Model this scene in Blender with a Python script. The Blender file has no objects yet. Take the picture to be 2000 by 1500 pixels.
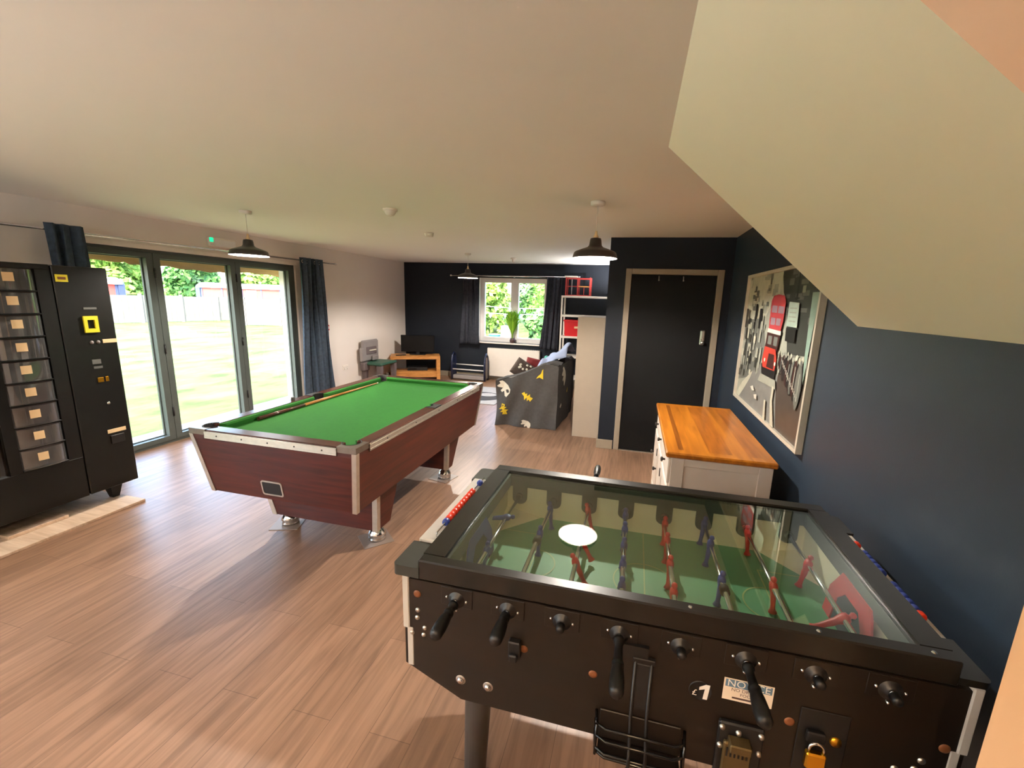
import bpy, math, random
from mathutils import Vector, Matrix
PI = math.pi
random.seed(7)
S = bpy.context.scene
C = S.collection

# ------------------------------------------------------------------ camera, sky, sun, exposure
cd = bpy.data.cameras.new('camera')
cam = bpy.data.objects.new('camera', cd); C.objects.link(cam)
cd.sensor_width = 36.0
cd.lens = 836.3 / 2000 * 36.0
cd.shift_x = -33.5 / 2000
cd.shift_y = 2.4 / 2000
cd.clip_start = 0.03; cd.clip_end = 400
_p, _r, _y = [math.radians(v) for v in (-11.367, -1.9457, 13.5036)]
_M = Matrix.Rotation(_y, 3, 'Z') @ Matrix.Rotation(_p, 3, 'X') @ Matrix.Rotation(_r, 3, 'Y')
_R = Matrix((_M.col[0], _M.col[2], -_M.col[1])).transposed().to_4x4()
cam.matrix_world = Matrix.Translation((0, 0, 1.7127)) @ _R
S.camera = cam

S.view_settings.view_transform = 'Standard'
S.view_settings.look = 'None'
S.view_settings.gamma = 1.0
S.view_settings.use_curve_mapping = False
S.view_settings.exposure = 1.66

W = bpy.data.worlds.new('world'); S.world = W; W.use_nodes = True
wn = W.node_tree.nodes; wl = W.node_tree.links
bg = wn['Background']
sky = wn.new('ShaderNodeTexSky'); sky.sky_type = 'NISHITA'; sky.sun_disc = False
sky.sun_elevation = math.radians(48); sky.sun_rotation = math.radians(175)
sky.air_density = 1.0; sky.dust_density = 4.0; sky.ozone_density = 1.0
wl.new(sky.outputs[0], bg.inputs[0])
SKY = 1.15
bg.inputs[1].default_value = SKY

sd = bpy.data.lights.new('sun', 'SUN'); sd.energy = 2.4; sd.angle = math.radians(4); sd.color = (1, .95, .86)
so = bpy.data.objects.new('sun', sd); C.objects.link(so)
so.rotation_euler = Vector((-0.22, 0.66, -0.72)).to_track_quat('-Z', 'Y').to_euler()
LAMP_W = 58.0          # watts of each pendant bulb
LAMP_COL = (1.0, 0.92, 0.82)

S.cycles.use_denoising = True
S.cycles.diffuse_bounces = 6
S.cycles.max_bounces = 14
S.cycles.transparent_max_bounces = 16
S.cycles.caustics_reflective = False
S.cycles.caustics_refractive = False

# ------------------------------------------------------------------ materials
def lin(c):
    return tuple(((v / 255) / 12.92 if v / 255 <= .04045 else ((v / 255 + .055) / 1.055) ** 2.4) for v in c)
def mat(name, col, rough=.5, metal=0., var=.08, scale=12., bump=0., bscale=60., spec=.5, stretch=None, coat=0.):
    """procedural material: a noise makes the colour vary by +-var"""
    m = bpy.data.materials.new(name); m.use_nodes = True
    n = m.node_tree.nodes; l = m.node_tree.links; b = n['Principled BSDF']
    c = lin(col)
    tc = n.new('ShaderNodeTexCoord'); mp = n.new('ShaderNodeMapping'); l.new(tc.outputs['Object'], mp.inputs[0])
    if stretch: mp.inputs['Scale'].default_value = stretch
    nz = n.new('ShaderNodeTexNoise'); nz.inputs['Scale'].default_value = scale; nz.inputs['Detail'].default_value = 4
    l.new(mp.outputs[0], nz.inputs['Vector'])
    rp = n.new('ShaderNodeValToRGB')
    rp.color_ramp.elements[0].position = .3; rp.color_ramp.elements[1].position = .7
    rp.color_ramp.elements[0].color = tuple(max(0, v * (1 - var)) for v in c) + (1,)
    rp.color_ramp.elements[1].color = tuple(min(1, v * (1 + var)) for v in c) + (1,)
    l.new(nz.outputs['Fac'], rp.inputs[0]); l.new(rp.outputs[0], b.inputs['Base Color'])
    b.inputs['Roughness'].default_value = rough; b.inputs['Metallic'].default_value = metal
    b.inputs['Specular IOR Level'].default_value = spec
    if coat: b.inputs['Coat Weight'].default_value = coat; b.inputs['Coat Roughness'].default_value = .1
    if bump:
        n2 = n.new('ShaderNodeTexNoise'); n2.inputs['Scale'].default_value = bscale; n2.inputs['Detail'].default_value = 3
        l.new(mp.outputs[0], n2.inputs['Vector'])
        bp = n.new('ShaderNodeBump'); bp.inputs['Strength'].default_value = bump; bp.inputs['Distance'].default_value = .01
        l.new(n2.outputs['Fac'], bp.inputs['Height']); l.new(bp.outputs[0], b.inputs['Normal'])
    return m
def wood(name, c1, c2, rough=.4, stretch=(14, 1, 14), scale=2.5, coat=0., spec=.5):
    m = bpy.data.materials.new(name); m.use_nodes = True
    n = m.node_tree.nodes; l = m.node_tree.links; b = n['Principled BSDF']
    tc = n.new('ShaderNodeTexCoord'); mp = n.new('ShaderNodeMapping'); mp.inputs['Scale'].default_value = stretch
    l.new(tc.outputs['Object'], mp.inputs[0])
    nz = n.new('ShaderNodeTexNoise'); nz.inputs['Scale'].default_value = scale; nz.inputs['Detail'].default_value = 6
    nz.inputs['Distortion'].default_value = .6
    l.new(mp.outputs[0], nz.inputs['Vector'])
    rp = n.new('ShaderNodeValToRGB')
    rp.color_ramp.elements[0].position = .33; rp.color_ramp.elements[1].position = .68
    rp.color_ramp.elements[0].color = lin(c1) + (1,); rp.color_ramp.elements[1].color = lin(c2) + (1,)
    l.new(nz.outputs['Fac'], rp.inputs[0]); l.new(rp.outputs[0], b.inputs['Base Color'])
    b.inputs['Roughness'].default_value = rough; b.inputs['Specular IOR Level'].default_value = spec
    if coat: b.inputs['Coat Weight'].default_value = coat; b.inputs['Coat Roughness'].default_value = .12
    return m
def emit(name, col, strength):
    m = bpy.data.materials.new(name); m.use_nodes = True
    n = m.node_tree.nodes; l = m.node_tree.links; n.remove(n['Principled BSDF'])
    e = n.new('ShaderNodeEmission'); e.inputs[0].default_value = tuple(col) + (1,); e.inputs[1].default_value = strength
    l.new(e.outputs[0], n['Material Output'].inputs[0]); return m
def glass(name, tint=(1, 1, 1), f0=.04, rough=0., milk=0.):
    """thin clear pane: transparent mixed with a mirror by the angle of view"""
    m = bpy.data.materials.new(name); m.use_nodes = True
    n = m.node_tree.nodes; l = m.node_tree.links; n.remove(n['Principled BSDF'])
    t = n.new('ShaderNodeBsdfTransparent'); t.inputs[0].default_value = tuple(tint) + (1,)
    g = n.new('ShaderNodeBsdfGlossy'); g.inputs['Roughness'].default_value = rough
    lw = n.new('ShaderNodeLayerWeight'); lw.inputs[0].default_value = .5
    pw = n.new('ShaderNodeMath'); pw.operation = 'POWER'; pw.inputs[1].default_value = 5
    l.new(lw.outputs['Facing'], pw.inputs[0])
    ma = n.new('ShaderNodeMath'); ma.operation = 'MULTIPLY_ADD'; ma.inputs[1].default_value = 1 - f0; ma.inputs[2].default_value = f0
    l.new(pw.outputs[0], ma.inputs[0])
    mx = n.new('ShaderNodeMixShader'); l.new(ma.outputs[0], mx.inputs[0]); l.new(t.outputs[0], mx.inputs[1]); l.new(g.outputs[0], mx.inputs[2])
    out = mx
    if milk:
        d = n.new('ShaderNodeBsdfDiffuse'); d.inputs[0].default_value = (.5, .5, .5, 1)
        m2 = n.new('ShaderNodeMixShader'); m2.inputs[0].default_value = milk
        l.new(mx.outputs[0], m2.inputs[1]); l.new(d.outputs[0], m2.inputs[2]); out = m2
    l.new(out.outputs[0], n['Material Output'].inputs[0]); return m
def floor_mat():
    m = bpy.data.materials.new('vinyl_plank'); m.use_nodes = True
    n = m.node_tree.nodes; l = m.node_tree.links; b = n['Principled BSDF']
    tc = n.new('ShaderNodeTexCoord'); mp = n.new('ShaderNodeMapping'); mp.inputs['Rotation'].default_value = (0, 0, PI / 2)
    l.new(tc.outputs['Object'], mp.inputs[0])
    br = n.new('ShaderNodeTexBrick'); br.offset = .37
    br.inputs['Scale'].default_value = 1; br.inputs['Brick Width'].default_value = 1.22; br.inputs['Row Height'].default_value = .18
    br.inputs['Mortar Size'].default_value = .0012; br.inputs['Mortar Smooth'].default_value = .3; br.inputs['Bias'].default_value = 0
    br.inputs['Color1'].default_value = lin((164, 129, 105)) + (1,); br.inputs['Color2'].default_value = lin((145, 113, 91)) + (1,)
    br.inputs['Mortar'].default_value = lin((112, 85, 68)) + (1,)
    l.new(mp.outputs[0], br.inputs['Vector'])
    m2 = n.new('ShaderNodeMapping'); m2.inputs['Scale'].default_value = (16, 1.1, 1); l.new(tc.outputs['Object'], m2.inputs[0])
    nz = n.new('ShaderNodeTexNoise'); nz.inputs['Scale'].default_value = 2.2; nz.inputs['Detail'].default_value = 8; nz.inputs['Distortion'].default_value = .5
    l.new(m2.outputs[0], nz.inputs['Vector'])
    rp = n.new('ShaderNodeValToRGB'); rp.color_ramp.elements[0].position = .32; rp.color_ramp.elements[1].position = .62
    rp.color_ramp.elements[0].color = (.58, .55, .52, 1); rp.color_ramp.elements[1].color = (1.05, 1.03, 1.0, 1)
    l.new(nz.outputs['Fac'], rp.inputs[0])
    mx = n.new('ShaderNodeMix'); mx.data_type = 'RGBA'; mx.blend_type = 'MULTIPLY'; mx.inputs[0].default_value = .8
    l.new(br.outputs['Color'], mx.inputs[6]); l.new(rp.outputs[0], mx.inputs[7]); l.new(mx.outputs[2], b.inputs['Base Color'])
    b.inputs['Roughness'].default_value = .38; b.inputs['Specular IOR Level'].default_value = .45
    bp = n.new('ShaderNodeBump'); bp.inputs['Strength'].default_value = .12; bp.inputs['Distance'].default_value = .004
    l.new(nz.outputs['Fac'], bp.inputs['Height']); l.new(bp.outputs[0], b.inputs['Normal'])
    return m
def leaf_mat(name, c1, c2):
    m = bpy.data.materials.new(name); m.use_nodes = True
    n = m.node_tree.nodes; l = m.node_tree.links; b = n['Principled BSDF']
    g = n.new('ShaderNodeNewGeometry'); rp = n.new('ShaderNodeValToRGB')
    rp.color_ramp.elements[0].color = lin(c1) + (1,); rp.color_ramp.elements[1].color = lin(c2) + (1,)
    l.new(g.outputs['Random Per Island'], rp.inputs[0]); l.new(rp.outputs[0], b.inputs['Base Color'])
    b.inputs['Roughness'].default_value = .6; b.inputs['Specular IOR Level'].default_value = .2
    t = n.new('ShaderNodeBsdfTranslucent'); l.new(rp.outputs[0], t.inputs[0])
    mx = n.new('ShaderNodeMixShader'); mx.inputs[0].default_value = .35
    l.new(b.outputs[0], mx.inputs[1]); l.new(t.outputs[0], mx.inputs[2]); l.new(mx.outputs[0], n['Material Output'].inputs[0])
    return m
def grass_mat():
    m = bpy.data.materials.new('lawn'); m.use_nodes = True
    n = m.node_tree.nodes; l = m.node_tree.links; b = n['Principled BSDF']
    tc = n.new('ShaderNodeTexCoord')
    mp = n.new('ShaderNodeMapping'); mp.inputs['Scale'].default_value = (1, .45, 1); l.new(tc.outputs['Object'], mp.inputs[0])
    a = n.new('ShaderNodeTexNoise'); a.inputs['Scale'].default_value = 1.7; a.inputs['Detail'].default_value = 8; a.inputs['Roughness'].default_value = .7
    l.new(mp.outputs[0], a.inputs['Vector'])
    rp = n.new('ShaderNodeValToRGB'); e = rp.color_ramp.elements
    e[0].position = .36; e[0].color = lin((52, 72, 33)) + (1,); e[1].position = .60; e[1].color = lin((88, 100, 62)) + (1,)
    l.new(a.outputs['Fac'], rp.inputs[0]); l.new(rp.outputs[0], b.inputs['Base Color'])
    b.inputs['Roughness'].default_value = .9; b.inputs['Specular IOR Level'].default_value = .1
    return m

M = {}
M['wall_white'] = mat('wall_white', (226, 217, 209), .75, var=.015, scale=3, bump=.03, bscale=200)
M['ceiling'] = mat('ceiling_paint', (243, 241, 236), .8, var=.008, scale=2, bump=.02, bscale=150)
M['soffit'] = mat('soffit_paint', (242, 240, 220), .7, var=.012, scale=2, bump=.02, bscale=150)
M['warm_lit'] = mat('warm_lit_paint', (226, 178, 134), .7, var=.012, scale=2, bump=.02, bscale=150)  # warm lamp glow on the stub wall, put into its colour
M['warm_lit_pale'] = mat('pale_warm_lit_paint', (240, 212, 182), .7, var=.012, scale=2, bump=.02, bscale=150)  # paler lamp glow, coloured into the near face of the stair
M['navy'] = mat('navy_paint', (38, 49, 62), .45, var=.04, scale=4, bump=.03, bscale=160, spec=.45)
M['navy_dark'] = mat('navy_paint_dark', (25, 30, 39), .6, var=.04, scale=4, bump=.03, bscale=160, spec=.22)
M['door_dark'] = mat('door_paint', (15, 15, 15), .62, var=.05, scale=4, spec=.16)
M['taupe'] = mat('taupe_trim', (150, 138, 120), .5, var=.04)
M['floor'] = floor_mat()
M['frame'] = mat('bifold_grey', (74, 80, 76), .4, var=.05)
M['upvc'] = mat('white_upvc', (232, 228, 226), .35, var=.02)
M['white_dull'] = mat('white_melamine', (176, 162, 144), .5, var=.02)
M['white'] = mat('white_paint', (232, 224, 214), .45, var=.02)
M['window_glass'] = glass('window_glass', (.97, .99, .98))
M['table_glass'] = glass('table_glass', (.93, .97, .94), f0=.13)
M['chrome'] = mat('chrome', (225, 225, 225), .12, 1., var=.02)
M['steel'] = mat('brushed_steel', (190, 186, 178), .35, 1., var=.06, stretch=(1, 1, 30))
M['alu'] = mat('aluminium_trim', (205, 198, 186), .38, .85, var=.06, scale=30)
M['plate_grey'] = mat('dull_plate', (132, 122, 112), .35, .8, var=.08, scale=30)
M['mahogany'] = wood('mahogany_veneer', (56, 19, 15), (86, 33, 24), .34, (1.2, 1.2, 16), 2.2, spec=.5)
M['mahogany_rail'] = wood('mahogany_rail', (62, 34, 28), (92, 56, 46), .18, (10, 1.2, 10), 2.2, spec=.6)
M['baize'] = mat('green_baize', (49, 110, 46), .9, var=.05, scale=40, bump=.05, bscale=600, spec=.1)
M['black'] = mat('black_plastic', (20, 19, 19), .42, var=.1)
M['black_gloss'] = mat('black_gloss', (14, 13, 13), .16, var=.1)
M['rubber'] = mat('black_rubber', (14, 14, 15), .7, var=.1)
M['vend'] = mat('vending_black', (16, 16, 14), .38, var=.08, spec=.35)
M['yellow'] = mat('yellow_label', (226, 208, 40), .5, var=.03)
M['label'] = mat('cream_label', (226, 196, 150), .6, var=.03)
M['protector'] = mat('clear_protector', (140, 124, 114), .4, var=.04)
M['greyprint'] = mat('grey_print', (96, 96, 92), .6, var=.05)
M['ply'] = wood('plywood', (196, 168, 142), (222, 198, 174), .6, (1.5, 14, 8), 2.5)
M['tray_inner'] = mat('vending_tray', (92, 84, 82), .6, var=.2, scale=8)
M['drum_glass'] = glass('vending_door', (.62, .64, .63), f0=.13, rough=.05, milk=.08)
M['dark_glass'] = mat('dark_window', (30, 22, 16), .12, var=.2, spec=.7)
M['foos_wood'] = wood('black_brown_laminate', (18, 11, 5), (27, 17, 8), .45, (2, 6, 10), 2.0, spec=.5)
M['foos_lid'] = mat('black_lid', (26, 23, 19), .3, var=.1, scale=20, spec=.5)
M['cap_grey'] = mat('corner_cap_grey', (52, 53, 48), .45, var=.05)
M['foos_inner'] = mat('cream_laminate', (242, 232, 202), .5, var=.03, scale=6)
M['foos_grey'] = mat('pale_grey_metal', (196, 192, 184), .4, var=.03)
M['pitch'] = mat('green_pitch', (112, 172, 130), .5, var=.04, scale=6)
M['pitch_line'] = mat('pitch_line', (176, 190, 130), .5, var=.03)
M['red'] = mat('red_plastic', (206, 48, 40), .4, var=.06)
M['blue'] = mat('blue_plastic', (44, 66, 150), .4, var=.06)
M['red_bead'] = mat('red_bead', (226, 62, 34), .35, var=.06)
M['bearing'] = mat('grey_bearing', (72, 80, 72), .5, var=.06)
M['copper'] = mat('copper_plug', (122, 72, 38), .5, .15, var=.1)
M['coin_brass'] = mat('worn_brass', (110, 92, 58), .45, .7, var=.15)
M['brass'] = mat('brass', (214, 158, 46), .28, 1., var=.06)
M['sticker'] = mat('sticker_white', (240, 226, 204), .5, var=.02)
M['sticker_blue'] = mat('sticker_blue', (98, 128, 150), .5, var=.03)
M['ink'] = mat('ink_dark', (90, 66, 60), .6, var=.05)
M['white_ink'] = mat('white_ink', (244, 240, 232), .5, var=.02)
M['leg_grey'] = mat('leg_grey', (62, 60, 58), .4, var=.05)
M['silver_frame'] = mat('silver_frame', (208, 200, 184), .4, .25, var=.05)
M['oak'] = wood('orange_oak', (150, 86, 22), (188, 116, 34), .3, (14, 1.1, 14), 1.8, spec=.5, coat=.2)
M['oak_dark'] = wood('oak_dark_inlay', (108, 58, 16), (136, 78, 24), .3, (14, 1.1, 14), 1.8, coat=.2)
M['oak_mid'] = wood('oak_mid_plank', (138, 76, 20), (176, 104, 34), .3, (14, 1.1, 14), 2.4, coat=.2)
M['oak_tv'] = wood('light_oak', (176, 116, 56), (206, 146, 80), .4, (3, 3, 14), 2.2)
M['desk_white'] = mat('sideboard_white', (214, 202, 190), .5, var=.02)
M['iron'] = mat('dark_iron', (52, 48, 46), .4, .7, var=.1)
M['curtain'] = mat('navy_curtain', (58, 70, 84), .75, var=.25, scale=26, bump=.1, bscale=60, spec=.25)
M['curtain_dark'] = mat('dark_curtain', (46, 48, 56), .8, var=.25, scale=22, spec=.2)
M['shade_out'] = mat('charcoal_enamel', (52, 46, 46), .35, var=.05)
M['shade_in'] = mat('white_enamel', (246, 240, 230), .5, var=.01)
M['bulb'] = emit('bulb_glow', (1.0, .84, .62), 30)
M['tv_screen'] = mat('tv_screen', (6, 6, 7), .3, var=.1, spec=.2)
M['toy_grey'] = mat('toy_grey', (138, 130, 128), .6, var=.05)
M['toy_dark'] = mat('toy_dark', (104, 92, 92), .6, var=.05)
M['toy_green'] = mat('toy_green', (44, 82, 66), .5, var=.06)
M['rack_blue'] = mat('navy_metal', (26, 34, 62), .4, var=.08)
M['crate_red'] = mat('red_crate', (206, 26, 34), .45, var=.05)
M['frame_red'] = mat('red_frame', (156, 44, 40), .5, var=.08)
M['throw'] = mat('dark_throw', (82, 79, 77), .9, var=.08, scale=30, bump=.08, bscale=300, spec=.1)
M['bear'] = mat('cream_print', (216, 208, 190), .9, var=.03)
M['mustard'] = mat('mustard_print', (226, 196, 48), .9, var=.04)
M['duvet'] = mat('pale_blue_duvet', (168, 180, 212), .9, var=.08, scale=5, spec=.1)
M['cushion'] = mat('brown_cushion', (66, 52, 44), .9, var=.2, scale=20)
M['cushion_red'] = mat('red_cushion', (120, 36, 36), .9, var=.2, scale=20)
M['teal'] = mat('teal_plastic', (38, 140, 120), .5, var=.05)
M['rug'] = mat('pale_rug', (176, 176, 178), .95, var=.1, scale=30)
M['rug_dark'] = mat('charcoal_rug', (70, 70, 74), .95, var=.1, scale=30)
M['plant'] = leaf_mat('fern_leaf', (104, 160, 40), (160, 208, 70))
M['pot'] = mat('brown_pot', (74, 52, 50), .5, var=.1)
M['soil'] = mat('soil', (60, 46, 36), .95, var=.2, scale=60)
M['green_glow'] = emit('green_glow', (.02, .62, .28), .55)
M['call_red'] = mat('call_point_red', (186, 50, 44), .45, var=.04)
M['lawn'] = grass_mat()
M['fence'] = wood('pale_fence', (96, 92, 86), (112, 107, 100), .8, (4, 4, 1), 3)
M['carriage_red'] = mat('carriage_red', (206, 62, 54), .6, var=.06)
M['carriage_blue'] = mat('carriage_blue', (52, 62, 96), .6, var=.06)
M['carriage_roof'] = mat('carriage_roof', (244, 240, 240), .6, var=.02)
M['paving'] = mat('paving', (112, 108, 98), .9, var=.15, scale=6)
M['awning'] = mat('tan_canvas', (176, 140, 84), .9, var=.12, scale=5, stretch=(1, 1, 3))
M['trunk'] = mat('bark', (96, 80, 62), .9, var=.2, scale=10)
M['leaf_a'] = leaf_mat('leaf_pale', (84, 124, 54), (158, 184, 98))
M['leaf_b'] = leaf_mat('leaf_mid', (62, 108, 48), (140, 180, 84))
M['leaf_c'] = leaf_mat('leaf_dark', (44, 84, 46), (104, 150, 80))
M['tub_blue'] = mat('blue_tub', (70, 160, 204), .4, var=.05)
M['pennant'] = mat('pale_pennant', (220, 236, 240), .7, var=.1)

# ------------------------------------------------------------------ mesh builder
class MB:
    def __init__(s, at=(0, 0, 0)):
        s.v = []; s.f = []; s.mi = []; s.sm = []; s.cur = 0; s.at = Vector(at)
    def add(s, vs, fs, smooth=False, xf=None):
        o = len(s.v)
        for v in vs:
            v = Vector(v)
            if xf is not None: v = xf @ v
            s.v.append(v)
        for f in fs:
            s.f.append(tuple(i + o for i in f)); s.mi.append(s.cur); s.sm.append(smooth)
        return s
    def box(s, x0, y0, z0, x1, y1, z1, b=0., xf=None):
        x0, x1 = sorted((x0, x1)); y0, y1 = sorted((y0, y1)); z0, z1 = sorted((z0, z1))
        b = min(b, (x1 - x0) * .45, (y1 - y0) * .45, (z1 - z0) * .45)
        if b <= 0:
            vs = [(x, y, z) for z in (z0, z1) for y in (y0, y1) for x in (x0, x1)]
            return s.add(vs, [(0, 2, 3, 1), (4, 5, 7, 6), (0, 1, 5, 4), (2, 6, 7, 3), (0, 4, 6, 2), (1, 3, 7, 5)], xf=xf)
        # chamfered box
        vs = []; idx = {}
        for i, X in enumerate((x0, x1)):
            for j, Y in enumerate((y0, y1)):
                for k, Z in enumerate((z0, z1)):
                    sx = b if i == 0 else -b; sy = b if j == 0 else -b; sz = b if k == 0 else -b
                    for a, p in (('x', (X, Y + sy, Z + sz)), ('y', (X + sx, Y, Z + sz)), ('z', (X + sx, Y + sy, Z))):
                        idx[(i, j, k, a)] = len(vs); vs.append(p)
        q = lambda *t: tuple(idx[x] for x in t)
        fs = []
        for i in (0, 1): fs.append(q((i, 0, 0, 'x'), (i, 1, 0, 'x'), (i, 1, 1, 'x'), (i, 0, 1, 'x')))
        for j in (0, 1): fs.append(q((0, j, 0, 'y'), (1, j, 0, 'y'), (1, j, 1, 'y'), (0, j, 1, 'y')))
        for k in (0, 1): fs.append(q((0, 0, k, 'z'), (1, 0, k, 'z'), (1, 1, k, 'z'), (0, 1, k, 'z')))
        for i in (0, 1):
            for j in (0, 1): fs.append(q((i, j, 0, 'x'), (i, j, 1, 'x'), (i, j, 1, 'y'), (i, j, 0, 'y')))
            for k in (0, 1): fs.append(q((i, 0, k, 'x'), (i, 1, k, 'x'), (i, 1, k, 'z'), (i, 0, k, 'z')))
        for j in (0, 1):
            for k in (0, 1): fs.append(q((0, j, k, 'y'), (1, j, k, 'y'), (1, j, k, 'z'), (0, j, k, 'z')))
        for i in (0, 1):
            for j in (0, 1):
                for k in (0, 1): fs.append(q((i, j, k, 'x'), (i, j, k, 'y'), (i, j, k, 'z')))
        return s.add(vs, fs, xf=xf)
    def tube(s, pts, r, n=12, caps=True, smooth=True):
        pts = [Vector(p) for p in pts]
        rs = r if isinstance(r, (list, tuple)) else [r] * len(pts)
        vs = []; up = None
        for i, p in enumerate(pts):
            d = (pts[min(i + 1, len(pts) - 1)] - pts[max(i - 1, 0)])
            d = d.normalized() if d.length > 1e-9 else Vector((0, 0, 1))
            if up is None: up = Vector((0, 0, 1)) if abs(d.z) < .9 else Vector((1, 0, 0))
            a = d.cross(up).normalized(); bb = a.cross(d).normalized(); up = bb
            for k in range(n):
                t = 2 * PI * k / n; vs.append(p + (a * math.cos(t) + bb * math.sin(t)) * rs[i])
        fs = []
        for i in range(len(pts) - 1):
            for k in range(n):
                fs.append((i * n + k, i * n + (k + 1) % n, (i + 1) * n + (k + 1) % n, (i + 1) * n + k))
        s.add(vs, fs, smooth)
        if caps:
            s.add(vs[:n], [tuple(range(n))]); s.add(vs[-n:], [tuple(range(n))[::-1]])
        return s
    def lathe(s, prof, c=(0, 0, 0), n=32, axis='z', smooth=True):
        """prof: (radius, height) list"""
        vs = []
        for r, h in prof:
            for k in range(n):
                t = 2 * PI * k / n; a, b = r * math.cos(t), r * math.sin(t)
                p = (a, b, h) if axis == 'z' else ((a, h, b) if axis == 'y' else (h, a, b))
                vs.append((p[0] + c[0], p[1] + c[1], p[2] + c[2]))
        fs = []
        for i in range(len(prof) - 1):
            for k in range(n): fs.append((i * n + k, i * n + (k + 1) % n, (i + 1) * n + (k + 1) % n, (i + 1) * n + k))
        return s.add(vs, fs, smooth)
    def prism(s, poly, a, b, axis='z'):
        """poly of 2d points extruded from a to b along the axis; 2d = the other two axes in order"""
        n = len(poly)
        def P(q, h): return (q[0], q[1], h) if axis == 'z' else ((q[0], h, q[1]) if axis == 'y' else (h, q[0], q[1]))
        vs = [P(q, a) for q in poly] + [P(q, b) for q in poly]
        fs = [tuple(range(n)), tuple(range(n, 2 * n))[::-1]] + [(i, (i + 1) % n, n + (i + 1) % n, n + i) for i in range(n)]
        return s.add(vs, fs)
    def frame(s, o, i, a, b, axis='z'):
        """rectangular ring between outer (x0,y0,x1,y1) and inner rect, extruded a..b"""
        x0, y0, x1, y1 = o; u0, w0, u1, w1 = i
        for r in ((x0, y0, x1, w0), (x0, w1, x1, y1), (x0, w0, u0, w1), (u1, w0, x1, w1)):
            if axis == 'z': s.box(r[0], r[1], a, r[2], r[3], b)
            elif axis == 'y': s.box(r[0], a, r[1], r[2], b, r[3])
            else: s.box(a, r[0], r[1], b, r[2], r[3])
        return s
    def sphere(s, c, r, n=12, m=8, sc=(1, 1, 1)):
        prof = [(r * math.sin(PI * i / m), -r * math.cos(PI * i / m)) for i in range(m + 1)]
        o = len(s.v); s.lathe(prof, (0, 0, 0), n)
        for k in range(o, len(s.v)):
            v = s.v[k]; s.v[k] = Vector((v.x * sc[0] + c[0], v.y * sc[1] + c[1], v.z * sc[2] + c[2]))
        return s
    def grid(s, fn, nu, nv, smooth=True):
        vs = [fn(i / nu, j / nv) for j in range(nv + 1) for i in range(nu + 1)]
        fs = [(j * (nu + 1) + i, j * (nu + 1) + i + 1, (j + 1) * (nu + 1) + i + 1, (j + 1) * (nu + 1) + i) for j in range(nv) for i in range(nu)]
        return s.add(vs, fs, smooth)
    def build(s, name, mats, parent=None, fix=True):
        me = bpy.data.meshes.new(name)
        me.from_pydata([tuple(v - s.at) for v in s.v], [], s.f)
        if not isinstance(mats, (list, tuple)): mats = [mats]
        for m in mats: me.materials.append(M[m] if isinstance(m, str) else m)
        me.polygons.foreach_set('material_index', s.mi); me.polygons.foreach_set('use_smooth', s.sm)
        if fix:
            import bmesh
            bm = bmesh.new(); bm.from_mesh(me); bmesh.ops.remove_doubles(bm, verts=bm.verts, dist=1e-6)
            bmesh.ops.recalc_face_normals(bm, faces=bm.faces); bm.to_mesh(me); bm.free()
        me.update()
        o = bpy.data.objects.new(name, me); C.objects.link(o)
        if parent is not None: o.parent = parent
        return o
def tag(o, label, cat, group=None):
    o['label'] = label; o['category'] = cat
    if group: o['group'] = group
    return o
def thing(name, label, cat, loc=(0, 0, 0), rz=0, group=None):
    o = bpy.data.objects.new(name, None); C.objects.link(o); o.location = loc; o.rotation_euler = (0, 0, rz)
    o.empty_display_size = .1
    return tag(o, label, cat, group)
def struct(o): o['kind'] = 'structure'; return o
KIDS = {}
def dup(o, loc=None, rz=None, label=None, parent=None):
    c = o.copy(); C.objects.link(c)
    if parent is not None: c.parent = parent
    if loc is not None: c.location = loc
    if rz is not None: c.rotation_euler = (0, 0, rz)
    if label: c['label'] = label
    for ch in [k for k in bpy.data.objects if k.parent == o]: dup(ch, parent=c)
    return c
def text_into(mb, body, size, place, depth=.0008):
    """adds filled lettering; place(x, y, d) -> world point"""
    cu = bpy.data.curves.new('lettering', 'FONT'); cu.body = body; cu.size = size; cu.align_x = 'CENTER'; cu.align_y = 'CENTER'; cu.resolution_u = 3
    o = bpy.data.objects.new('lettering', cu); C.objects.link(o)
    dg = bpy.context.evaluated_depsgraph_get(); dg.update()
    me = o.evaluated_get(dg).to_mesh()
    vs = [place(v.co.x, v.co.y, depth) for v in me.vertices]; fs = [tuple(p.vertices) for p in me.polygons]
    mb.add(vs, fs)
    o.evaluated_get(dg).to_mesh_clear(); bpy.data.objects.remove(o); bpy.data.curves.remove(cu)

# ------------------------------------------------------------------ room dimensions
L, F, D, R, H = -4.92, 8.60, 4.948, 0.942, 2.40
XD = -0.326; YB = -2.6
DY0, DY1, DZ = 2.78, 5.50, 2.085          # bifold opening
BY0, BY1 = -2.35, .75                      # added glazed opening for more daylight, unseen behind the viewer
WX0, WX1, WZ0, WZ1 = -3.20, -1.74, .80, 2.115   # far window opening

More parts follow.
